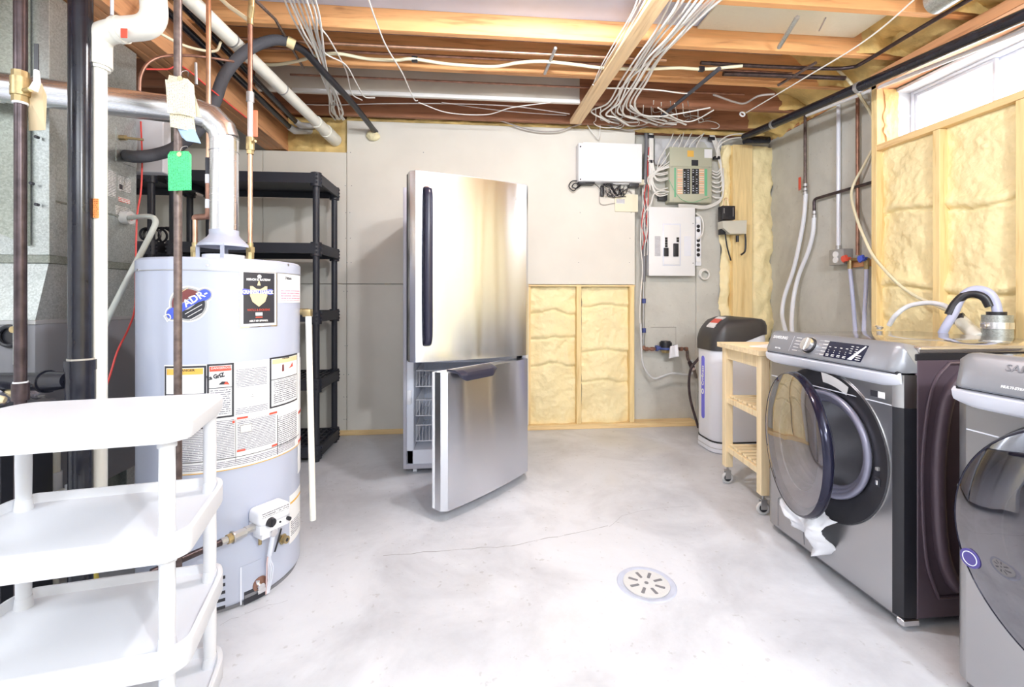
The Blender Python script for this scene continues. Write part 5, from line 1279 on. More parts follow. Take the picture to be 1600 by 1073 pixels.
for x, y in legs:
    c = MB(KT); c.cyl((x, y, .075), (x, y, .106), .006, 10); c.box(x-.016, x+.016, y-.013, y-.010, .03, .080, .002, 1); c.box(x-.016, x+.016, y+.010, y+.013, .03, .080, .002, 1); c.box(x-.016, x+.016, y-.013, y+.013, .076, .082)
    ca_ = c.build('caster', 'midgrey', kc)
    MB(KT).torus(.026, .0085, Matrix.Translation((x, y, .0345)) @ Matrix.Rotation(PI/2, 4, 'X'), 30, 10).build('wheel', 'pvcg', ca_)
    MB(KT).cyl((x, y-.007, .0345), (x, y+.007, .0345), .019, 20).build('wheel_hub', 'black', ca_)
pp = at(1190, 523, Z=.8405); tag(MB(Matrix.Translation((1.68, 2.30, .8405)) @ Matrix.Rotation(.4, 4, 'Z')).box(-.13, .10, -.10, .10, 0, .004).build('paper_sheet', 'wpaper'), 'white paper sheets lying on the wooden cart top', 'paper')
# ================================================================ FLOOR DRAIN, CLOTH
dp = at(1010, 912, Z=0)
dr0 = root('floor_drain', (dp.x, dp.y, 0), 'round white floor drain grate with radial slots in the concrete floor', 'drain')
MB().lathe([(.112, .0), (.108, .0035), (.094, .0045), (.088, .001)], (dp.x, dp.y, 0), 48, closed=False).build('rim', mat('worn_white_paint', (.52, .55, .66), .6, vary=.1, vscale=20), dr0)
MB().lathe([(.087, .0005), (.087, .004), (.0, .0045)], (dp.x, dp.y, 0), 48, closed=False).build('grate', mat('cast_white_metal', (.66, .66, .66), .5, bump=.2, bscale=80), dr0)
for k in range(8):
    a = math.radians(12+45*k); T = Matrix.Translation((dp.x, dp.y, .0043)) @ Matrix.Rotation(a, 4, 'Z')
    MB(T).prism([(.034, -.0055), (.068, -.0065), (.070, 0), (.068, .0065), (.034, .0055), (.032, 0)], 0, .0008).build('slot', 'grey', dr0)
MB().cyl((dp.x, dp.y, .0045), (dp.x, dp.y, .0054), .008, 20).build('centre_hole', 'grey', dr0)
# cloth hanging from the washer port over the door edge
def cloth(u, v):
    # u along width, v down
    y = 1.73-.24*(u-.5)*(1-.25*v)+.02*math.sin(v*5)+.03*v; z = .262-.20*v*(1-.45*abs(u-.55)*1.3)-.02*u
    x = 1.436-.030-.034*math.sin(u*9+v*2)*.7*(.3+v)-.04*math.sin(PI*min(1, v*1.2))+.012*fbm(u*5, v*5, 3)
    if v > .55: y += .02*(v-.55)*math.sin(u*7)
    return Vector((x, y, z))
vs, fs = grid_surface(cloth, 30, 24)
co_ = tag(MB().add(vs, fs).build('cloth', 'linen', ang=180), 'crumpled white cloth hanging out under the washing machine door', 'cloth')
md = co_.modifiers.new('s', 'SOLIDIFY'); md.thickness = .003
vs, fs = grid_surface(lambda u, v: Vector((1.40-.02*math.sin(u*6), 1.83+.07*u, .275-.05*v+.03*u)), 8, 6)
# ================================================================ ELECTRICAL ON THE BACK WALL
def wallbox(px0, px1, py0, py1, Yf, Yb, bev=.004):
    a = at(px0, py0, Y=Yf); c = at(px1, py1, Y=Yf); return (a.x, c.x, Yf, Yb, c.z, a.z, bev, 2)
def lab2(root_, name, m, px0, px1, py0, py1, Yf, th=.001, bev=0):
    a = at(px0, py0, Y=Yf); c = at(px1, py1, Y=Yf); return MB().box(a.x, c.x, Yf-th, Yf+.0005, c.z, a.z, bev, 1).build(name, m, root_)
# white network cabinet
ne = root('network_cabinet', at(953, 284, Y=3.70), 'white wall-mounted network cabinet on the drywall left of the breaker panels', 'cabinet')
MB().box(*wallbox(904, 1003, 223, 285, 3.66, 3.755)).build('body', 'white', ne)
MB().box(*wallbox(911, 1003, 222, 284, 3.652, 3.66, .002)).build('door', 'wpaper', ne)
for py in (229, 280): q = at(907, py, Y=3.658); MB().cyl((q.x, 3.654, q.z), (q.x, 3.66, q.z), .006, 10).build('screw', 'ink', ne)
ps = root('power_bar', at(975, 290, Y=3.72), 'small white and black power bar under the network cabinet with plugs', 'power bar')
MB().box(*wallbox(958, 984, 280.5, 288, 3.70, 3.755)).build('body', 'wpaper', ps); MB().box(*wallbox(984, 999, 279.5, 292, 3.69, 3.755)).build('plug', 'black', ps)
q = at(981, 284, Y=3.70); MB().cyl((q.x, 3.692, q.z), (q.x, 3.70, q.z), .012, 16).build('socket', 'ink', ps); MB().box(*wallbox(998, 1007, 280, 288, 3.71, 3.755)).build('plug', 'cpaper', ps)
ad = root('power_adapter', at(915, 285, Y=3.72), 'long black power adapter under the left corner of the network cabinet', 'adapter')
MB().box(*wallbox(904, 930, 278.5, 287.5, 3.68, 3.755, .01)).build('body', 'black', ad)
for k, pts in enumerate(([(906, 283), (894, 283), (889, 291), (896, 298), (903, 291), (908, 288)], [(906, 286), (897, 287), (894, 292), (901, 294), (908, 289)], [(929, 287), (935, 292), (940, 298), (943, 302)])):
    MB().tube(spline([at(x, y, Y=3.72) for x, y in pts], 6), .0045 if k < 2 else .003, 8).build('cord', 'black', ad)
b1 = root('cable_bundle', at(941, 300, Y=3.74), 'black bundle of thin cords hanging below the network cabinet', 'cables')
q = at(941, 298, Y=3.735); MB().box(q.x-.016, q.x+.014, 3.72, 3.75, q.z-.05, q.z+.045, .008, 2).build('bundle_core', 'black', b1)
random.seed(5)
for k in range(14):
    x = 942+random.uniform(-2, 4); pts = [(x, 286+random.uniform(-4, 14))]
    for j in range(4): pts.append((pts[-1][0]+random.uniform(2, 16), 288+random.uniform(-3, 20)))
    MB().tube(spline([at(a, c, Y=3.735-.01*(k % 3)) for a, c in pts], 5), .0035, 6).build('cord', 'black' if k % 4 else 'wireg', b1)
MB().tube(spline([at(a, c, Y=3.745) for a, c in ((937, 300), (937, 316), (944, 320), (956, 318), (962, 317))], 5), .003, 6).build('cord', 'wireg', b1)
tag(MB().box(*wallbox(961, 997, 303, 331, 3.742, 3.754, .003)).build('note_pad', 'cpaper'), 'cream note paper pinned on the drywall below the network cabinet', 'paper')
lab2(bpy.data.objects['note_pad'], 'note_writing', 'fine2', 963, 976, 311, 318, 3.742)
# beige breaker panel
Yp = 3.775
bp_ = root('breaker_panel', at(1079, 318, Y=3.85), 'beige fuse panel with green and orange directory strips, upper of the two panels', 'electrical panel')
MB().box(*wallbox(1046, 1112, 229, 317, Yp, 3.868, .003)).build('case', 'beige', bp_); MB().box(*wallbox(1046.5, 1111.5, 262, 316, Yp-.006, Yp, .002)).build('door', 'beige', bp_)
MB().box(*wallbox(1046.5, 1111.5, 230, 261, Yp-.006, Yp, .002)).build('cover_plate', 'beige', bp_)
Yd = Yp-.006
lab2(bp_, 'amber_label', 'amber', 1074, 1084, 235, 245, Yd); lab2(bp_, 'main_breaker', 'ink', 1080.5, 1090.5, 250, 259, Yd, .006)
lab2(bp_, 'green_strip', 'pgreen', 1053.5, 1056, 262, 308, Yd); lab2(bp_, 'green_strip', 'pgreen', 1101, 1105, 264, 306, Yd)
for k in range(9):
    y = 264+4.4*k
    lab2(bp_, 'circuit_label', 'orangep' if False else M['orprint'], 1058.5, 1066.5, y, y+3.6, Yd); lab2(bp_, 'circuit_label', M['orprint'], 1092.5, 1100, y, y+3.6, Yd)
for c, (xa, xb) in enumerate(((1067.5, 1072), (1073, 1077.5), (1081, 1085.5), (1086.5, 1091))):
    for k in range(11):
        y = 264.2+3.55*k; o = lab2(bp_, 'breaker', 'black', xa, xb, y, y+3.2, Yd, .010)
        if (k*3+c*5) % 4 or c == 1: 
            q = at((xa+xb)/2, y+1.6, Y=Yd-.011); MB().box(q.x-.006, q.x+.005, Yd-.014, Yd-.010, q.z-.003, q.z+.003).build('toggle', 'silver', bp_)
lab2(bp_, 'white_note', 'wpaper', 1100.5, 1112.5, 233, 247, Yd, .002)
for x, y in ((1050, 261), (1108, 261), (1052, 312), (1108, 312)): q = at(x, y, Y=Yd); MB().cyl((q.x, Yd-.002, q.z), (q.x, Yd, q.z), .005, 10).build('screw', 'midgrey', bp_)
tag(MB().tube(spline([at(x, y, Y=Yd-.012) for x, y in ((1045, 280), (1055, 300), (1066, 312), (1082, 316), (1096, 312), (1108, 308))], 6), .0022, 6).build('green_wire', 'pgreen'), 'thin green wire looping across the beige fuse panel', 'wire')
# white breaker panel
wp = root('load_centre', at(1050, 431, Y=3.85), 'large white breaker panel, lower of the two panels', 'electrical panel')
MB().box(*wallbox(1015, 1085, 324, 430, 3.785, 3.868, .003)).build('case', 'white', wp); MB().box(*wallbox(1014, 1086, 323, 431, 3.776, 3.785, .003)).build('cover', 'wpaper', wp)
b = MB(); b.box(*wallbox(1036, 1064, 349, 415, 3.770, 3.778, .002)); b.build('breaker_frame', 'silver', wp); MB().box(*wallbox(1037.5, 1062, 351, 413, 3.767, 3.771, .002)).build('dead_front', 'wpaper', wp)
for c, xs in enumerate(((1039, 1042.5), (1057, 1060.5))):
    for k in range(4 if c == 0 else 2): lab2(wp, 'breaker', 'black', xs[0], xs[1], 370.8+4*k, 374.3+4*k, 3.767, .008)
MB().box(*wallbox(1038, 1045, 387, 400, 3.752, 3.768, .003)).build('double_breaker', 'black', wp); MB().box(*wallbox(1053, 1060.5, 380, 400.5, 3.752, 3.768, .003)).build('double_breaker', 'black', wp)
lab2(wp, 'directory', 'fine2', 1023, 1032, 369, 400, 3.776, .0006); lab2(wp, 'directory', 'silver', 1069, 1080, 369, 400, 3.776, .0006)
for x, y in ((1083, 349), (1083, 411)): q = at(x, y, Y=3.775); MB().cyl((q.x, 3.773, q.z), (q.x, 3.777, q.z), .004, 10).build('screw', 'grey', wp)
# vertical white outlet strip
os_ = root('outlet_strip', at(1092, 415, Y=3.85), 'vertical white outlet strip with black sockets on the right side of the white panel', 'power bar')
MB().box(*wallbox(1087, 1096, 338, 415, 3.82, 3.868, .004)).build('body', 'white', os_)
for y in (353.5, 360, 375.5, 383, 390.5, 398): q = at(1091, y, Y=3.82); MB().cyl((q.x, 3.817, q.z), (q.x, 3.822, q.z), .0155, 20).build('socket', 'black', os_)
MB().box(*wallbox(1088, 1095, 343, 349, 3.812, 3.822, .002)).build('switch', 'wpaper', os_); MB().box(*wallbox(1088, 1095, 403, 409, 3.812, 3.822, .002)).build('plug', 'wpaper', os_)
cb = MB()
for k in range(3): cb.torus(.045-.003*k, .006, Matrix.Translation(at(1100+k*.8, 428+k*.6, Y=3.835-.012*k)) @ Matrix.Rotation(PI/2, 4, 'X'), 36, 8)
tag(cb.build('coiled_cable', 'wire'), 'coiled white cable hanging below the outlet strip', 'cable')
pipe('looping_cable', spline([at(x, y, Y=3.80) for x, y in ((1087, 333), (1096, 340), (1099, 352), (1097, 366), (1090, 374))], 8), .006, 'wire', 'white cord looping over the top of the outlet strip', 'cable')
# black box with beige case
bb = root('alarm_box', at(1141, 350, Y=3.77), 'black wall box with a beige angular case clipped on it, on the corner stud', 'box')
MB().box(*wallbox(1129, 1149, 321, 343, 3.70, 3.775, .004)).build('black_case', 'black', bb); MB().box(*wallbox(1127.5, 1134, 338, 366, 3.72, 3.775, .003)).build('bracket', 'black', bb)
a = [at(x, y, Y=3.69) for x, y in ((1129, 345), (1167, 344), (1166, 365), (1141, 365), (1130, 356))]
MB().add([(v.x, 3.69, v.z) for v in a]+[(v.x, 3.77, v.z) for v in a], [(0, 1, 2, 3, 4), (9, 8, 7, 6, 5)]+[(i, (i+1) % 5, 5+(i+1) % 5, 5+i) for i in range(5)]).build('beige_case', mat('beige_plastic', (.66, .64, .55), .45), bb, ang=20)
lab2(bb, 'case_vent', 'midgrey', 1131, 1132, 325, 333, 3.70); lab2(bb, 'case_vent', 'midgrey', 1145, 1146, 324, 338, 3.70)
MB().tube(spline([at(x, y, Y=3.72) for x, y in ((1164, 364), (1165, 376), (1164, 392), (1158, 398))], 6), .0075, 10).build('hook_cord', 'black', bb)
q = at(1152, 368, Y=3.72); MB().cyl(q, q-Vector((0, 0, .055)), .012, 12).build('plug', 'black', bb)
MB().tube(spline([at(x, y, Y=3.75) for x, y in ((1133, 364), (1136, 385), (1142, 407))], 6), .006, 10).build('power_cord', 'black', bb)
MB().tube(spline([at(x, y, Y=3.75) for x, y in ((1130, 322), (1132, 311), (1136, 310), (1138, 321))], 6), .003, 8).build('copper_lead', 'copper', bb)
# white cable raceway, conduits, service cables
rw = root('cable_sleeve', at(1019, 275, Y=3.8), 'white strapped cable sleeve running down beside the network cabinet', 'cable')
MB().box(*wallbox(1014.5, 1021.5, 196, 276, 3.80, 3.83, .006)).build('sleeve', 'wire', rw)
for y in (213, 252): MB().box(*wallbox(1013.5, 1022.5, y-2.5, y+2.5, 3.795, 3.835, .003)).build('strap', 'black', rw)
pipe('service_cable', spline([at(x, y, Y=3.82) for x, y in ((1009, 200), (1010, 225), (1008, 270), (1007, 320), (1006, 380), (1006, 440))], 6), .016, 'grey', 'thick dark service cable right of the network cabinet', 'cable')
pipe('grey_conduit', [at(1006, 330, Y=3.835), at(1005, 545, Y=3.835)], .011, 'midgrey', 'grey vertical conduit running down the concrete left of the white panel')
pipe('red_lead', spline([at(x, y, Y=3.80) for x, y in ((1014, 230), (1012, 262), (1013, 300), (1011, 340))], 6), .004, 'red', 'thin red wire beside the white cable sleeve', 'wire')
pipe('white_drop_cable', spline([at(x, y, Y=3.80) for x, y in ((1018, 316), (1004, 340), (1001, 380), (1004, 420), (1001, 460), (1000, 500), (1003, 530))], 6), .0055, 'wire', 'white cable curving down along the drywall edge', 'cable')
random.seed(11)
for k in range(9):
    x0_ = 1004+k*.9; pts = [(x0_, 290+random.uniform(-10, 20))]
    for j in range(5): pts.append((x0_+random.uniform(-4, 4), pts[-1][1]+18))
    o = MB().tube(spline([at(min(max(x, 1001), 1012), y, Y=3.79+.01*(k % 3)) for x, y in pts], 5), .004, 6).build('thin_wire', ['wire', 'wireg', 'wire', 'red'][k % 4])
    tag(o, 'thin wire dangling between network cabinet and white panel, %s from the left' % ORD[k], 'wire', 'tangled thin wires')
# water meter group
bl = root('water_meter', at(1041, 552, Y=3.78), 'blue water meter with black dial cap on the concrete wall', 'water meter')
mc = at(1040, 540, Y=3.79); 
MB().cyl(mc-Vector((0, 0, .035)), mc+Vector((0, 0, .03)), .052, 28).cyl(mc+Vector((0, 0, .028)), mc+Vector((0, 0, .042)), .046, 28, .040).build('dial_cap', 'black', bl)
MB().cyl(mc-Vector((0, 0, .03)), mc-Vector((0, 0, .014)), .058, 28).cyl(mc-Vector((.085, 0, .02)), mc+Vector((.085, 0, -.02)), .018, 16).cyl(mc-Vector((.09, 0, .02)), mc-Vector((.07, 0, .02)), .026, 8).cyl(mc+Vector((.09, 0, -.02)), mc+Vector((.07, 0, -.02)), .026, 8).build('body', mat('meter_blue', (.07, .10, .30), .4), bl)
MB().cyl(mc-Vector((0, 0, .062)), mc-Vector((0, 0, .03)), .03, 20, .048).build('brass_base', 'brass', bl)
MB().tube(fillet([at(1006, 540, Y=3.80), at(1006, 545, Y=3.80), at(1024, 545, Y=3.80)], .015), .013, 14).build('inlet_pipe', 'copperd', bl)
MB().tube(fillet([at(1056, 544, Y=3.80), at(1074, 545, Y=3.80), at(1074, 560, Y=3.80), at(1083, 572, Y=3.78), at(1088, 590, Y=3.72), (S0+.03, 3.40, .55)], .03), .012, 14).build('outlet_pipe', 'rust', bl)
for x in (1010, 1019, 1064, 1072): q = at(x, 545, Y=3.80); MB().cyl(q-Vector((.012, 0, 0)), q+Vector((.012, 0, 0)), .018, 10).build('fitting', 'copperd', bl)
q = at(1080, 570, Y=3.77); MB().cyl(q-Vector((.0, .02, .02)), q+Vector((0, .02, .02)), .022, 14).build('valve', 'iron', bl)
vs, fs = grid_surface(lambda u, v: at(1047+12*u+4*v*(u-.5), 541+19*v-3*u, Y=3.72-.01*math.sin(u*7)-.01*v), 6, 8)
tg = MB().add(vs, fs).build('meter_tag', 'linen', bl); tg.modifiers.new('s', 'SOLIDIFY').thickness = .001
pipe('bypass_hose', spline([at(x, y, Y=3.76) for x, y in ((1001, 505), (1002, 540), (1004, 565), (1012, 583), (1022, 591), (1034, 588), (1050, 583), (1072, 585), (1082, 583), (1086, 572), (1080, 562))], 8), .009, 'pvcg', 'grey-white hose looping along the concrete under the water meter', 'hose')
for y in (470, 516): q = at(1006, y, Y=3.83); tag(MB().cyl(q-Vector((0, 0, .02)), q+Vector((0, 0, .02)), .018, 14).build('blue_clamp', mat('navy_clamp', (.05, .07, .25), .4)), 'blue clamp on the grey conduit, %s one' % ('upper' if y < 500 else 'lower'), 'clamp')
tag(MB().tube([at(1017, 511, Y=3.866), at(1056, 511, Y=3.866), at(1056, 540, Y=3.866)], .002, 6).build('wall_groove_wire', 'wireg'), 'thin grey wire running square above the water meter', 'wire')
# cable loops entering the beige panel
random.seed(2)
for k, y in enumerate((268, 270.5, 277, 279.5, 293, 300, 303)):
    o = MB().tube(spline([at(1014+random.uniform(-2, 4), y-26+3*k-14, Y=3.80), at(1022, y-4, Y=3.80), at(1030, y+3, Y=3.80), at(1046, y, Y=3.81)], 6), .0055, 8).build('feeder_cable', 'wire')
    tag(o, 'white cable curving into the left side of the beige fuse panel, %s from the top' % ORD[k], 'cable', 'left feeder cables')
for k, y in enumerate((266, 270, 275, 283, 290, 297, 306)):
    o = MB().tube(spline([at(1112, y, Y=3.81), at(1120, y+3, Y=3.80), at(1126+k*.6, y-4, Y=3.79), at(1123+k*.5, 250, Y=3.79), at(1116+k*.9, 226, Y=3.79), at(1110+k, 212, Y=3.80), at(1105+1.5*k, 200, Y=3.82)], 7), .0058, 8).build('feeder_cable', 'wire')
    tag(o, 'white cable curving into the right side of the beige fuse panel, %s from the top' % ORD[k], 'cable', 'right feeder cables')
for (x, y) in ((1113, 216), (1121, 246)): tag(MB().box(*wallbox(x-4.5, x+4.5, y-2.5, y+2.5, 3.775, 3.81, .004)).build('cable_tie', 'black'), 'black tie around the right feeder cables, %s one' % ('upper' if y < 230 else 'lower'), 'cable tie')
for k in range(6):
    x = 1052+9*k; pts = [at(x+random.uniform(-4, 20), 200+random.uniform(-6, 4), Y=3.80), at(x-6, 222, Y=3.78), at(x-22, 250, Y=3.78), at(1026-2*k, 268+k, Y=3.79), at(1016, 282+k*3, Y=3.80)]
    o = MB().tube(spline(pts, 7), .0045, 8).build('drop_cable', 'wire'); tag(o, 'white cable falling diagonally above the beige panel, %s from the left' % ORD[k], 'cable', 'diagonal drop cables')
pipe('loop_cable', spline([at(x, y, Y=3.79) for x, y in ((1046, 300), (1034, 298), (1022, 303), (1017, 318), (1012, 330))], 8), .006, 'wire', 'white cable looping from the beige panel down to the white panel', 'cable')
tag(MB().box(*wallbox(1030, 1046, 303, 313, 3.82, 3.868, .004)).build('junction_box', 'black'), 'small black junction box between the two breaker panels', 'junction box')
for k in range(4): tag(MB().tube(spline([at(x, y+k*1.4, Y=3.80-.005*k) for x, y in ((1060, 319), (1082, 320), (1098, 322), (1112, 319), (1126, 310), (1131, 290), (1130, 262))], 7), .004, 6).build('link_cable', 'wire'), 'white cable sweeping between the two breaker panels, %s from the top' % ORD[k], 'cable', 'link cables')
for k in range(2): pipe('corner_cable', spline([at(x, y+6*k, Y=3.70) for x, y in ((1120, 240), (1124, 222), (1138, 212), (1158, 209), (1170, 212))], 7), .005, 'wire', 'white cable arching to the black ceiling pipe, %s of the two' % ('upper' if not k else 'lower'), 'cable')
# ================================================================ RIGHT WALL PIPES (wall X=2.70)
def rp(px, py, X=2.66): return at(px, py, X=X)
g0 = root('gas_drop_pipe', rp(1258, 303), 'dark pipe with red-handled valve dropping from the ceiling pipe', 'pipe')
p1, p2 = rp(1258, 172), rp(1258, 302); p1.y = p2.y
MB().cyl(p1, p2, .0115, 14).build('pipe', 'rust', g0)
for z in (p2.z, p2.z+.03, p2.z+.065): MB().cyl((p2.x, p2.y, z-.01), (p2.x, p2.y, z+.012), .019, 10).build('fitting', 'midgrey', g0)
MB().cyl((p2.x, p2.y, p2.z+.035), (p2.x-.01, p2.y+.05, p2.z+.045), .008, 10).build('valve_stem', 'midgrey', g0)
MB().box(p2.x-.016, p2.x-.008, p2.y+.032, p2.y+.056, p2.z+.035, p2.z+.14, .003, 2).build('red_handle', 'redp', g0)
pipe('white_hose', spline([rp(x, y, X_) for x, y, X_ in ((1259, 303, 2.66), (1256, 340, 2.655), (1250, 375, 2.65), (1240, 420, 2.64), (1226, 462, 2.62), (1222, 490, 2.58), (1226, 512, 2.5), (1232, 530, 2.44))], 8), .0155, 'hose', 'white hose hanging from the red-handled valve, left one', 'hose')
g0 = root('branch_water_pipe', rp(1272, 337), 'dark horizontal pipe elbowing down to a white hose on the concrete side wall', 'pipe')
e_ = rp(1272, 311); e2_ = Vector((2.66, at(1362, 300, X=2.66).y-.02, e_.z)); dn_ = Vector((2.66, e_.y, rp(1272, 338).z))
MB().tube(fillet([e2_, e_, dn_], .03), .011, 14).build('pipe', 'iron', g0)
for z in (dn_.z, dn_.z+.03): MB().cyl((2.66, e_.y, z-.012), (2.66, e_.y, z+.012), .017, 10).build('fitting', 'midgrey', g0)
pipe('white_hose', spline([rp(x, y, X_) for x, y, X_ in ((1272, 338, 2.66), (1270, 365, 2.655), (1262, 395, 2.65), (1248, 430, 2.64), (1240, 465, 2.61), (1237, 500, 2.55), (1238, 525, 2.46))], 8), .0155, 'hose', 'white hose hanging from the elbowed pipe, right one', 'hose')
c1, c2 = rp(1310, 155, 2.675), rp(1310, 390, 2.675); c1.y = c2.y
ob = root('wall_outlet', rp(1309, 415), 'grey metal outlet box with round receptacles at the end of a white conduit', 'outlet')
MB().cyl((c2.x, c2.y, 2.52), c2, .0135, 18).build('conduit', 'silver', ob); MB().cyl(c2-Vector((0, 0, .005)), c2+Vector((0, 0, .03)), .018, 14).build('connector', 'midgrey', ob)
a, c = rp(1321, 388, 2.64), rp(1298, 415, 2.64)
MB().box(2.625, 2.70, min(a.y, c.y)+.0, max(a.y, c.y), c.z, a.z, .004, 2).build('box', 'midgrey', ob)
yc_ = (a.y+c.y)/2
for z in (a.z-.036, c.z+.036): MB().cyl((2.617, yc_, z), (2.626, yc_, z), .022, 20).build('receptacle', 'wpaper', ob)
c1, c2 = rp(1340, 150, 2.665), rp(1340, 398, 2.665); 
g0 = root('copper_supply_pipe', c2, 'tarnished copper pipe dropping to red and blue valves on the concrete wall', 'pipe')
MB().cyl((c2.x, c2.y, 2.54), c2, .0115, 16).build('pipe', 'copperd', g0); 
MB().tube([rp(1326, 405, 2.65), rp(1357, 405, 2.65)], .011, 14).build('manifold', 'brass', g0)
def valve(px, m, nm):
    q = rp(px, 404, 2.61); b = MB(); b.cyl(q+Vector((.04, 0, 0)), q, .012, 12); b.cyl(q+Vector((.008, 0, 0)), q-Vector((.012, 0, 0)), .022, 8)
    for k in range(4): a = k*PI/2+.5; b.cyl(q, q+Vector((0, .026*math.cos(a), .026*math.sin(a))), .009, 8)
    b.build(nm, m, g0)
valve(1320, 'redp', 'red_valve_knob'); valve(1346, 'blue', 'blue_valve_knob')
for px in (1328, 1354): q = rp(px, 410, 2.65); MB().cyl(q+Vector((0, 0, .025)), q-Vector((0, 0, .045)), .015, 10).build('brass_outlet', 'brass', g0)
a, c = rp(1359, 405, 2.68), rp(1331, 418, 2.68); tag(MB().box(2.672, 2.70, a.y, c.y, c.z, a.z, .002, 1).build('backing_block', 'beam'), 'small brown wood block behind the red and blue valves', 'block')
pipe('supply_hose', spline([rp(x, y, X_) for x, y, X_ in ((1328, 418, 2.65), (1331, 450, 2.64), (1334, 485, 2.6), (1336, 512, 2.5), (1338, 540, 2.42))], 8), .0125, 'hoseb', 'pale blue supply hose under the red valve', 'hose')
pipe('supply_hose', spline([rp(x, y, X_) for x, y, X_ in ((1354, 418, 2.65), (1353, 450, 2.64), (1351, 485, 2.6), (1350, 512, 2.5), (1350, 540, 2.42))], 8), .0125, 'hoseb', 'pale blue supply hose under the blue valve', 'hose')
pipe('beige_cable', spline([at(1308, 108, X=2.45), at(1325, 125, X=2.5), at(1345, 152, X=2.55), at(1362, 180, X=2.66), at(1372, 215, X=2.69)], 8), .009, 'cream', 'beige cable crossing from the ceiling to the framed wall edge', 'cable')
pipe('beige_cable', spline([at(1362, 235, X=2.67), at(1350, 258, X=2.65), at(1333, 290, X=2.62), at(1331, 312, X=2.6), at(1340, 345, X=2.56), at(1352, 375, X=2.53), at(1366, 402, X=2.52), at(1400, 440, X=2.50), at(1430, 462, X=2.48), at(1465, 478, X=2.46), at(1500, 495, X=2.42)], 8), .0085, 'cream', 'beige cable looping over the framed wall down to the washer hoses', 'cable')
# hoses behind the washer
xb_ = 2.30
pipe('fill_hose', spline([at(1389, 508, X=xb_), at(1400, 492, X=xb_), at(1420, 478, X=xb_+.03), at(1450, 473, X=xb_+.05), at(1475, 477, X=xb_+.04), at(1490, 487, X=xb_)], 8), .012, 'hose', 'white fill hose arching behind the washer top', 'hose')
dh = root('drain_hose', at(1520, 510, X=2.35), 'grey ribbed drain hose in a black saddle arching into the metal standpipe', 'hose')
dp_ = [at(x, y, X=X_) for x, y, X_ in ((1465, 535, 2.27), (1478, 510, 2.28), (1490, 490, 2.30), (1500, 468, 2.32), (1514, 455, 2.34), (1530, 452, 2.36), (1546, 458, 2.38), (1555, 472, 2.39), (1559, 490, 2.39))]
MB().tube(spline(dp_, 8), .018, 14).build('hose', 'hoseb', dh)
MB().tube(spline([p+Vector((-.012, .010, -.020 if 0 < i < 6 else -.005)) for i, p in enumerate(dp_[2:8])], 8), .019, 12).build('saddle', 'black', dh)
MB().cyl(at(1557, 487, X=2.39), at(1557, 500, X=2.39), .034, 16).build('rubber_collar', 'black', dh)
sp0 = root('standpipe', at(1558, 530, X=2.40), 'galvanised metal standpipe behind the washer at the right', 'pipe')
q1, q2 = at(1558, 492, X=2.40), at(1558, 535, X=2.40); q2.x, q2.y = q1.x, q1.y
MB().cyl((q1.x, q1.y, .02), q1, .052, 32).build('pipe', 'galv', sp0); MB().cyl((q1.x, q1.y, q1.z-.062), (q1.x, q1.y, q1.z-.032), .0545, 32).build('clamp_band', 'alu', sp0)
MB().box(q1.x-.075, q1.x-.05, q1.y-.012, q1.y+.012, q1.z-.055, q1.z-.038, .003, 1).build('clamp_screw', 'chrome', sp0)
pipe('white_waste_pipe', [at(1500, 500, X=2.44), at(1532, 530, X=2.36)], .030, 'pvc', 'short cream waste pipe slanting behind the washer')
tag(MB().tube([at(1490, 500, X=2.42), at(1508, 496, X=2.44)], .026, 14).build('rubber_coupling', 'black'), 'black rubber coupling at the end of the cream waste pipe', 'coupling')
cl_ = root('round_clip', at(1376, 506, X=2.2), 'small grey round wire clip on the rear edge of the washer top', 'clip')
q = at(1374, 503, X=2.12); MB().torus(.016, .002, Matrix.Translation((q.x, q.y, .955)) @ Matrix.Rotation(.35, 4, 'Y'), 24, 6).cyl((q.x, q.y, .942), (q.x, q.y, .952), .012, 14).build('clip', 'midgrey', cl_)
# ================================================================ CEILING PIPES AND CABLES
g0 = root('main_gas_pipe', at(1162, 215, Y=3.70), 'thick black pipe running along the ceiling above the side wall', 'pipe')
A0, A1 = at(1163, 214, Y=3.66), at(1600, 24, Y=1.75); B1 = A1+(A1-A0)*.5
MB().cyl(A0, B1, .029, 24).build('pipe', 'abs', g0)
for f in (.12, .38): MB().cyl(A0+(B1-A0)*f, A0+(B1-A0)*(f+.008), .033, 20).build('strap', 'midgrey', g0)
MB().cyl(A0-Vector((0, 0, .03)), at(1201, 219, Y=3.66)-Vector((0, 0, 0)), .030, 20).build('branch_pipe', 'abs', g0)
C0, C1 = at(1255, 180, Y=3.3), at(1600, 40, Y=1.80)
pipe('small_gas_pipe', [C0+Vector((.03, 0, .0)), C1+Vector((.03, 0, -.01))], .012, 'white', 'thin white line tucked beside the thick black ceiling pipe')
pipe('iron_pipe', spline([at(1095, 98, Z=2.575), at(1180, 103, Z=2.575), at(1290, 107, Z=2.57), at(1330, 105, Z=2.56), at(1350, 97, Z=2.55), at(1420, 55, Z=2.55), at(1530, -10, Z=2.55)], 8), .0115, 'iron', 'thin iron pipe turning forward under the joists near the window')
pipe('iron_pipe', [at(1130, 115, Z=2.55), at(1320, 122, Z=2.55)], .014, 'iron', 'short iron pipe under the joists right of the cable bundle')
MB0 = root('round_duct', at(1466, 8, Z=2.62), 'grey round duct end above the window corner', 'duct')
q = at(1466, 2, Y=2.02); MB().cyl((q.x, 1.62, q.z+.01), (q.x, 2.04, q.z+.01), .062, 30).build('duct', 'galv', MB0); MB().cyl((q.x, 1.62, q.z+.01), (q.x, 1.619, q.z+.01), .056, 30).build('duct_cap', 'grey', MB0)
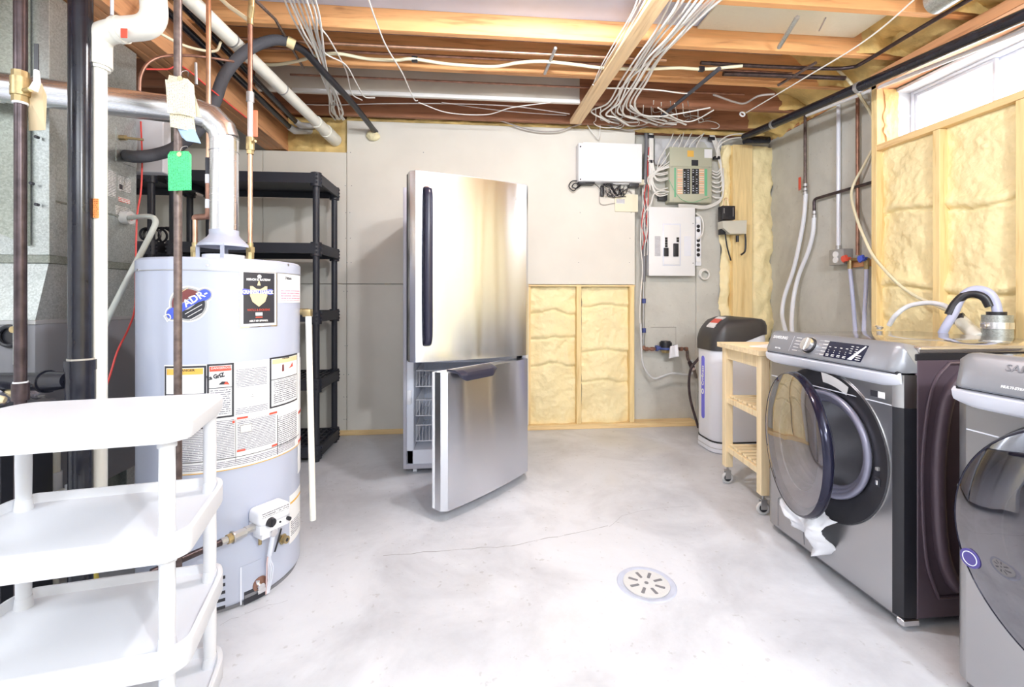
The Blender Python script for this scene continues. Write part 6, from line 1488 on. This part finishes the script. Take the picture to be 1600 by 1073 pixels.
for k, (y, z, r, m, x0_, x1_) in enumerate(((2.60, 2.60, .008, 'copperd', -1.40, 1.9), (2.68, 2.57, .009, 'copper', -1.40, 1.2), (2.78, 2.58, .008, 'copperd', -1.3, 2.1), (3.02, 2.62, .008, 'copper', -.4, 1.6), (3.14, 2.60, .007, 'copperd', -1.2, 2.0))):
    pipe('copper_line', [(x0_, y, z), (x1_, y, z)], r, m, 'copper line under the joists, %s counting from the camera' % ['first', 'second', 'third', 'fourth', 'fifth'][k])
pipe('cream_cable', spline([at(x, y, Z=2.545) for x, y in ((396, 100), (430, 101), (462, 96), (500, 86), (530, 84), (575, 92), (620, 94), (645, 92), (700, 100), (770, 104), (810, 98), (850, 96), (900, 101), (940, 106), (1000, 108), (1060, 106), (1100, 108), (1160, 103))], 6), .0095, 'cream', 'thick cream cable sagging along under the joists', 'cable')
for x, y in ((648, 93), (1096, 108)):
    q = at(x, y, Z=2.545); tag(MB().box(q.x-.018, q.x+.018, q.y-.012, q.y+.012, q.z-.014, q.z+.016, .003, 1).build('cable_clip', 'black'), 'black clip on the cream ceiling cable, %s one' % ('left' if x < 700 else 'right'), 'clip')
pipe('sagging_cable', spline([at(x, y, Z=2.54) for x, y in ((1115, 148), (1150, 160), (1165, 161), (1185, 150), (1210, 147))], 7), .007, 'wireg', 'grey cable sagging under the far joist near the corner', 'cable')
pipe('black_rod', [at(1124, 107, Z=2.53), at(1032, 183, Z=2.54)], .013, 'foamtube', 'dark sleeve running diagonally under the joists above the panels', 'sleeve')
for k, (x0_, y0_, x1_, y1_, m) in enumerate(((868, 75, 851, 115, 'midgrey'), (1246, 27, 1217, 74, 'galv'), (1275, 98, 1216, 133, 'rust'))):
    tag(MB().tube([at(x0_, y0_, Z=2.55), at(x1_, y1_, Z=2.545)], .010 if k != 1 else .012, 6).build('cross_brace', m), ['short grey rod hanging between joists left of the board', 'galvanised brace between joists at upper right', 'brown brace between joists near the foam corner'][k], 'brace')
tag(MB().tube([at(1290, 28, Z=2.6), at(1280, 48, Z=2.64)], .004, 6).build('thin_brace', 'midgrey'), 'thin wire brace beside the galvanised brace', 'brace')
ZB = 2.535
def cable(pts, r, label, group=None, m='wire', z=ZB, jit=0):
    P = [at(x+random.uniform(-300, 300)*jit*(0 < i < len(pts)-1), y+random.uniform(-200, 200)*jit*(i > 0), Z=z+random.uniform(-jit, jit)) for i, (x, y) in enumerate(pts)]
    o = MB().tube(spline(P, 7), r, 7).build('white_cable' if m == 'wire' else 'grey_cable', m); return tag(o, label, 'cable', group)
random.seed(21)
for k in range(8):
    s = random.uniform(-1, 1)
    cable([(440+7*k, -12), (455+6.5*k, 22+3*s), (472+4.5*k, 55), (492+2*k, 88+3*s), (505+1.2*k, 120+s), (515+2*k*(k % 2), 150), (520+3*k-6, 174), (521+2*k, 182), (524+2*k, 186)], .0052+.0006*(k % 2), 'white cable in the ceiling bundle left of the fridge, %s from the left' % ORD[k], 'left ceiling cables', jit=.008)
cable([(483, -10), (500, 40), (515, 62), (540, 110), (550, 145), (566, 156)], .0042, 'single white cable peeling off the left bundle', jit=.004)
cable([(498, 70), (512, 86), (540, 102), (556, 130), (570, 150), (586, 153)], .0042, 'white cable curling right from the left bundle', jit=.004)
cable([(572, -12), (590, 40), (605, 75), (628, 113), (640, 140), (648, 156), (653, 157)], .0042, 'lone white cable crossing the joists between bundle and board')
for k in range(4):
    cable([(1000+7*k, -12), (985+6*k, 22), (960+5*k, 68), (938+4*k, 105), (928+2*k, 130)], .0036, 'thin white cable along the left edge of the diagonal board, %s from the left' % ORD[k], 'board-side cables', jit=.006)
for k in range(9):
    s = random.uniform(-1, 1)
    cable([(1055+11*k, -14), (1040+8*k, 18), (1016+6*k, 58+s), (992+5*k, 92), (970+5*k, 128), (952+5*k, 160), (926+10*k, 172+(k % 3)*4), (938+13*k, 184+(k % 2)*6), (952+15*k, 190+(k % 3)*3)], .0058+.0008*(k % 3), 'white cable fanning right of the diagonal board, %s from the left' % ORD[k], 'right ceiling cables', jit=.01)
cable([(1122, -6), (1090, 30), (1050, 66), (1010, 100), (985, 122), (968, 140)], .0055, 'thickest white cable right of the fanned bundle')
cable([(1432, -4), (1380, 42), (1330, 78), (1270, 114), (1210, 150), (1166, 176)], .0042, 'long white cable crossing diagonally to a white hook near the corner')
q = at(1160, 176, Z=ZB); tag(MB().torus(.018, .006, Matrix.Translation(q-Vector((0, 0, .012))) @ Matrix.Rotation(1.3, 4, 'X'), 20, 8).build('white_hook', 'wpaper'), 'white hook hanging under the last joist', 'hook')
cable([(926, 132), (942, 137), (985, 138), (1030, 141), (1070, 146), (1085, 143)], .0045, 'white cable running right from the strapping board')
cable([(986, 165), (1000, 178), (1025, 182), (1045, 180), (1075, 175), (1110, 168)], .005, 'white cable swooping under the last joist, upper one', z=2.52)
cable([(1028, 168), (1050, 182), (1072, 190), (1090, 186), (1115, 172)], .005, 'white cable swooping under the last joist, lower one', z=2.50)
cable([(967, 142), (968, 160), (972, 175), (985, 184), (1000, 180)], .004, 'white cable loop right of the board end')
cable([(654, 160), (700, 176), (760, 179), (800, 168), (860, 160)], .0035, 'thin cable sagging in front of the rim above the drywall', z=2.50)
cable([(470, 163), (520, 164), (600, 162), (700, 162), (800, 166), (890, 178)], .0035, 'thin cable running level above the drywall', m='wireg', z=2.53)
cable([(690, 160), (760, 170), (820, 176), (885, 180)], .003, 'fine grey line beside the thin level cable', m='wireg', z=2.53)
o = MB().tube(spline([at(x, y, Y=3.70) for x, y in ((780, 188), (830, 203), (870, 205), (900, 196), (930, 190), (980, 203), (1020, 195), (1060, 182))], 8), .0055, 7).build('grey_cable', 'wireg'); tag(o, 'grey cable drooping across the top edge of the drywall', 'cable')
o = MB().tube(spline([at(x, y, Y=3.71) for x, y in ((915, 190), (922, 202), (930, 212), (936, 216), (938, 190), (936, 170))], 8), .004, 7).build('white_cable', 'wire'); tag(o, 'white cable end dangling over the drywall above the network cabinet', 'cable')
random.seed(33)
for k in range(16):
    x = 940+10.5*k+random.uniform(-4, 4); y = random.uniform(176, 196)
    r_ = 6+5*random.random(); x0_ = x; pts = [at(x-10, y-20, Z=2.535)]
    for j in range(7):
        a = -2.2+j*.75*(1 if k % 2 else -1); pts.append(at(x0_+r_*1.6*math.cos(a)+j*3, y+4+r_*.7*math.sin(a), Y=3.62+.012*j))
    o = MB().tube(spline(pts, 6), .0036, 6).build('loose_cable', ['wire', 'wire', 'wireg'][k % 3]); tag(o, 'loose %s cable curled above the breaker panels, %s from the left' % (['white', 'white', 'grey'][k % 3], ORD16[k]), 'cable', 'tangled cables above the panels')
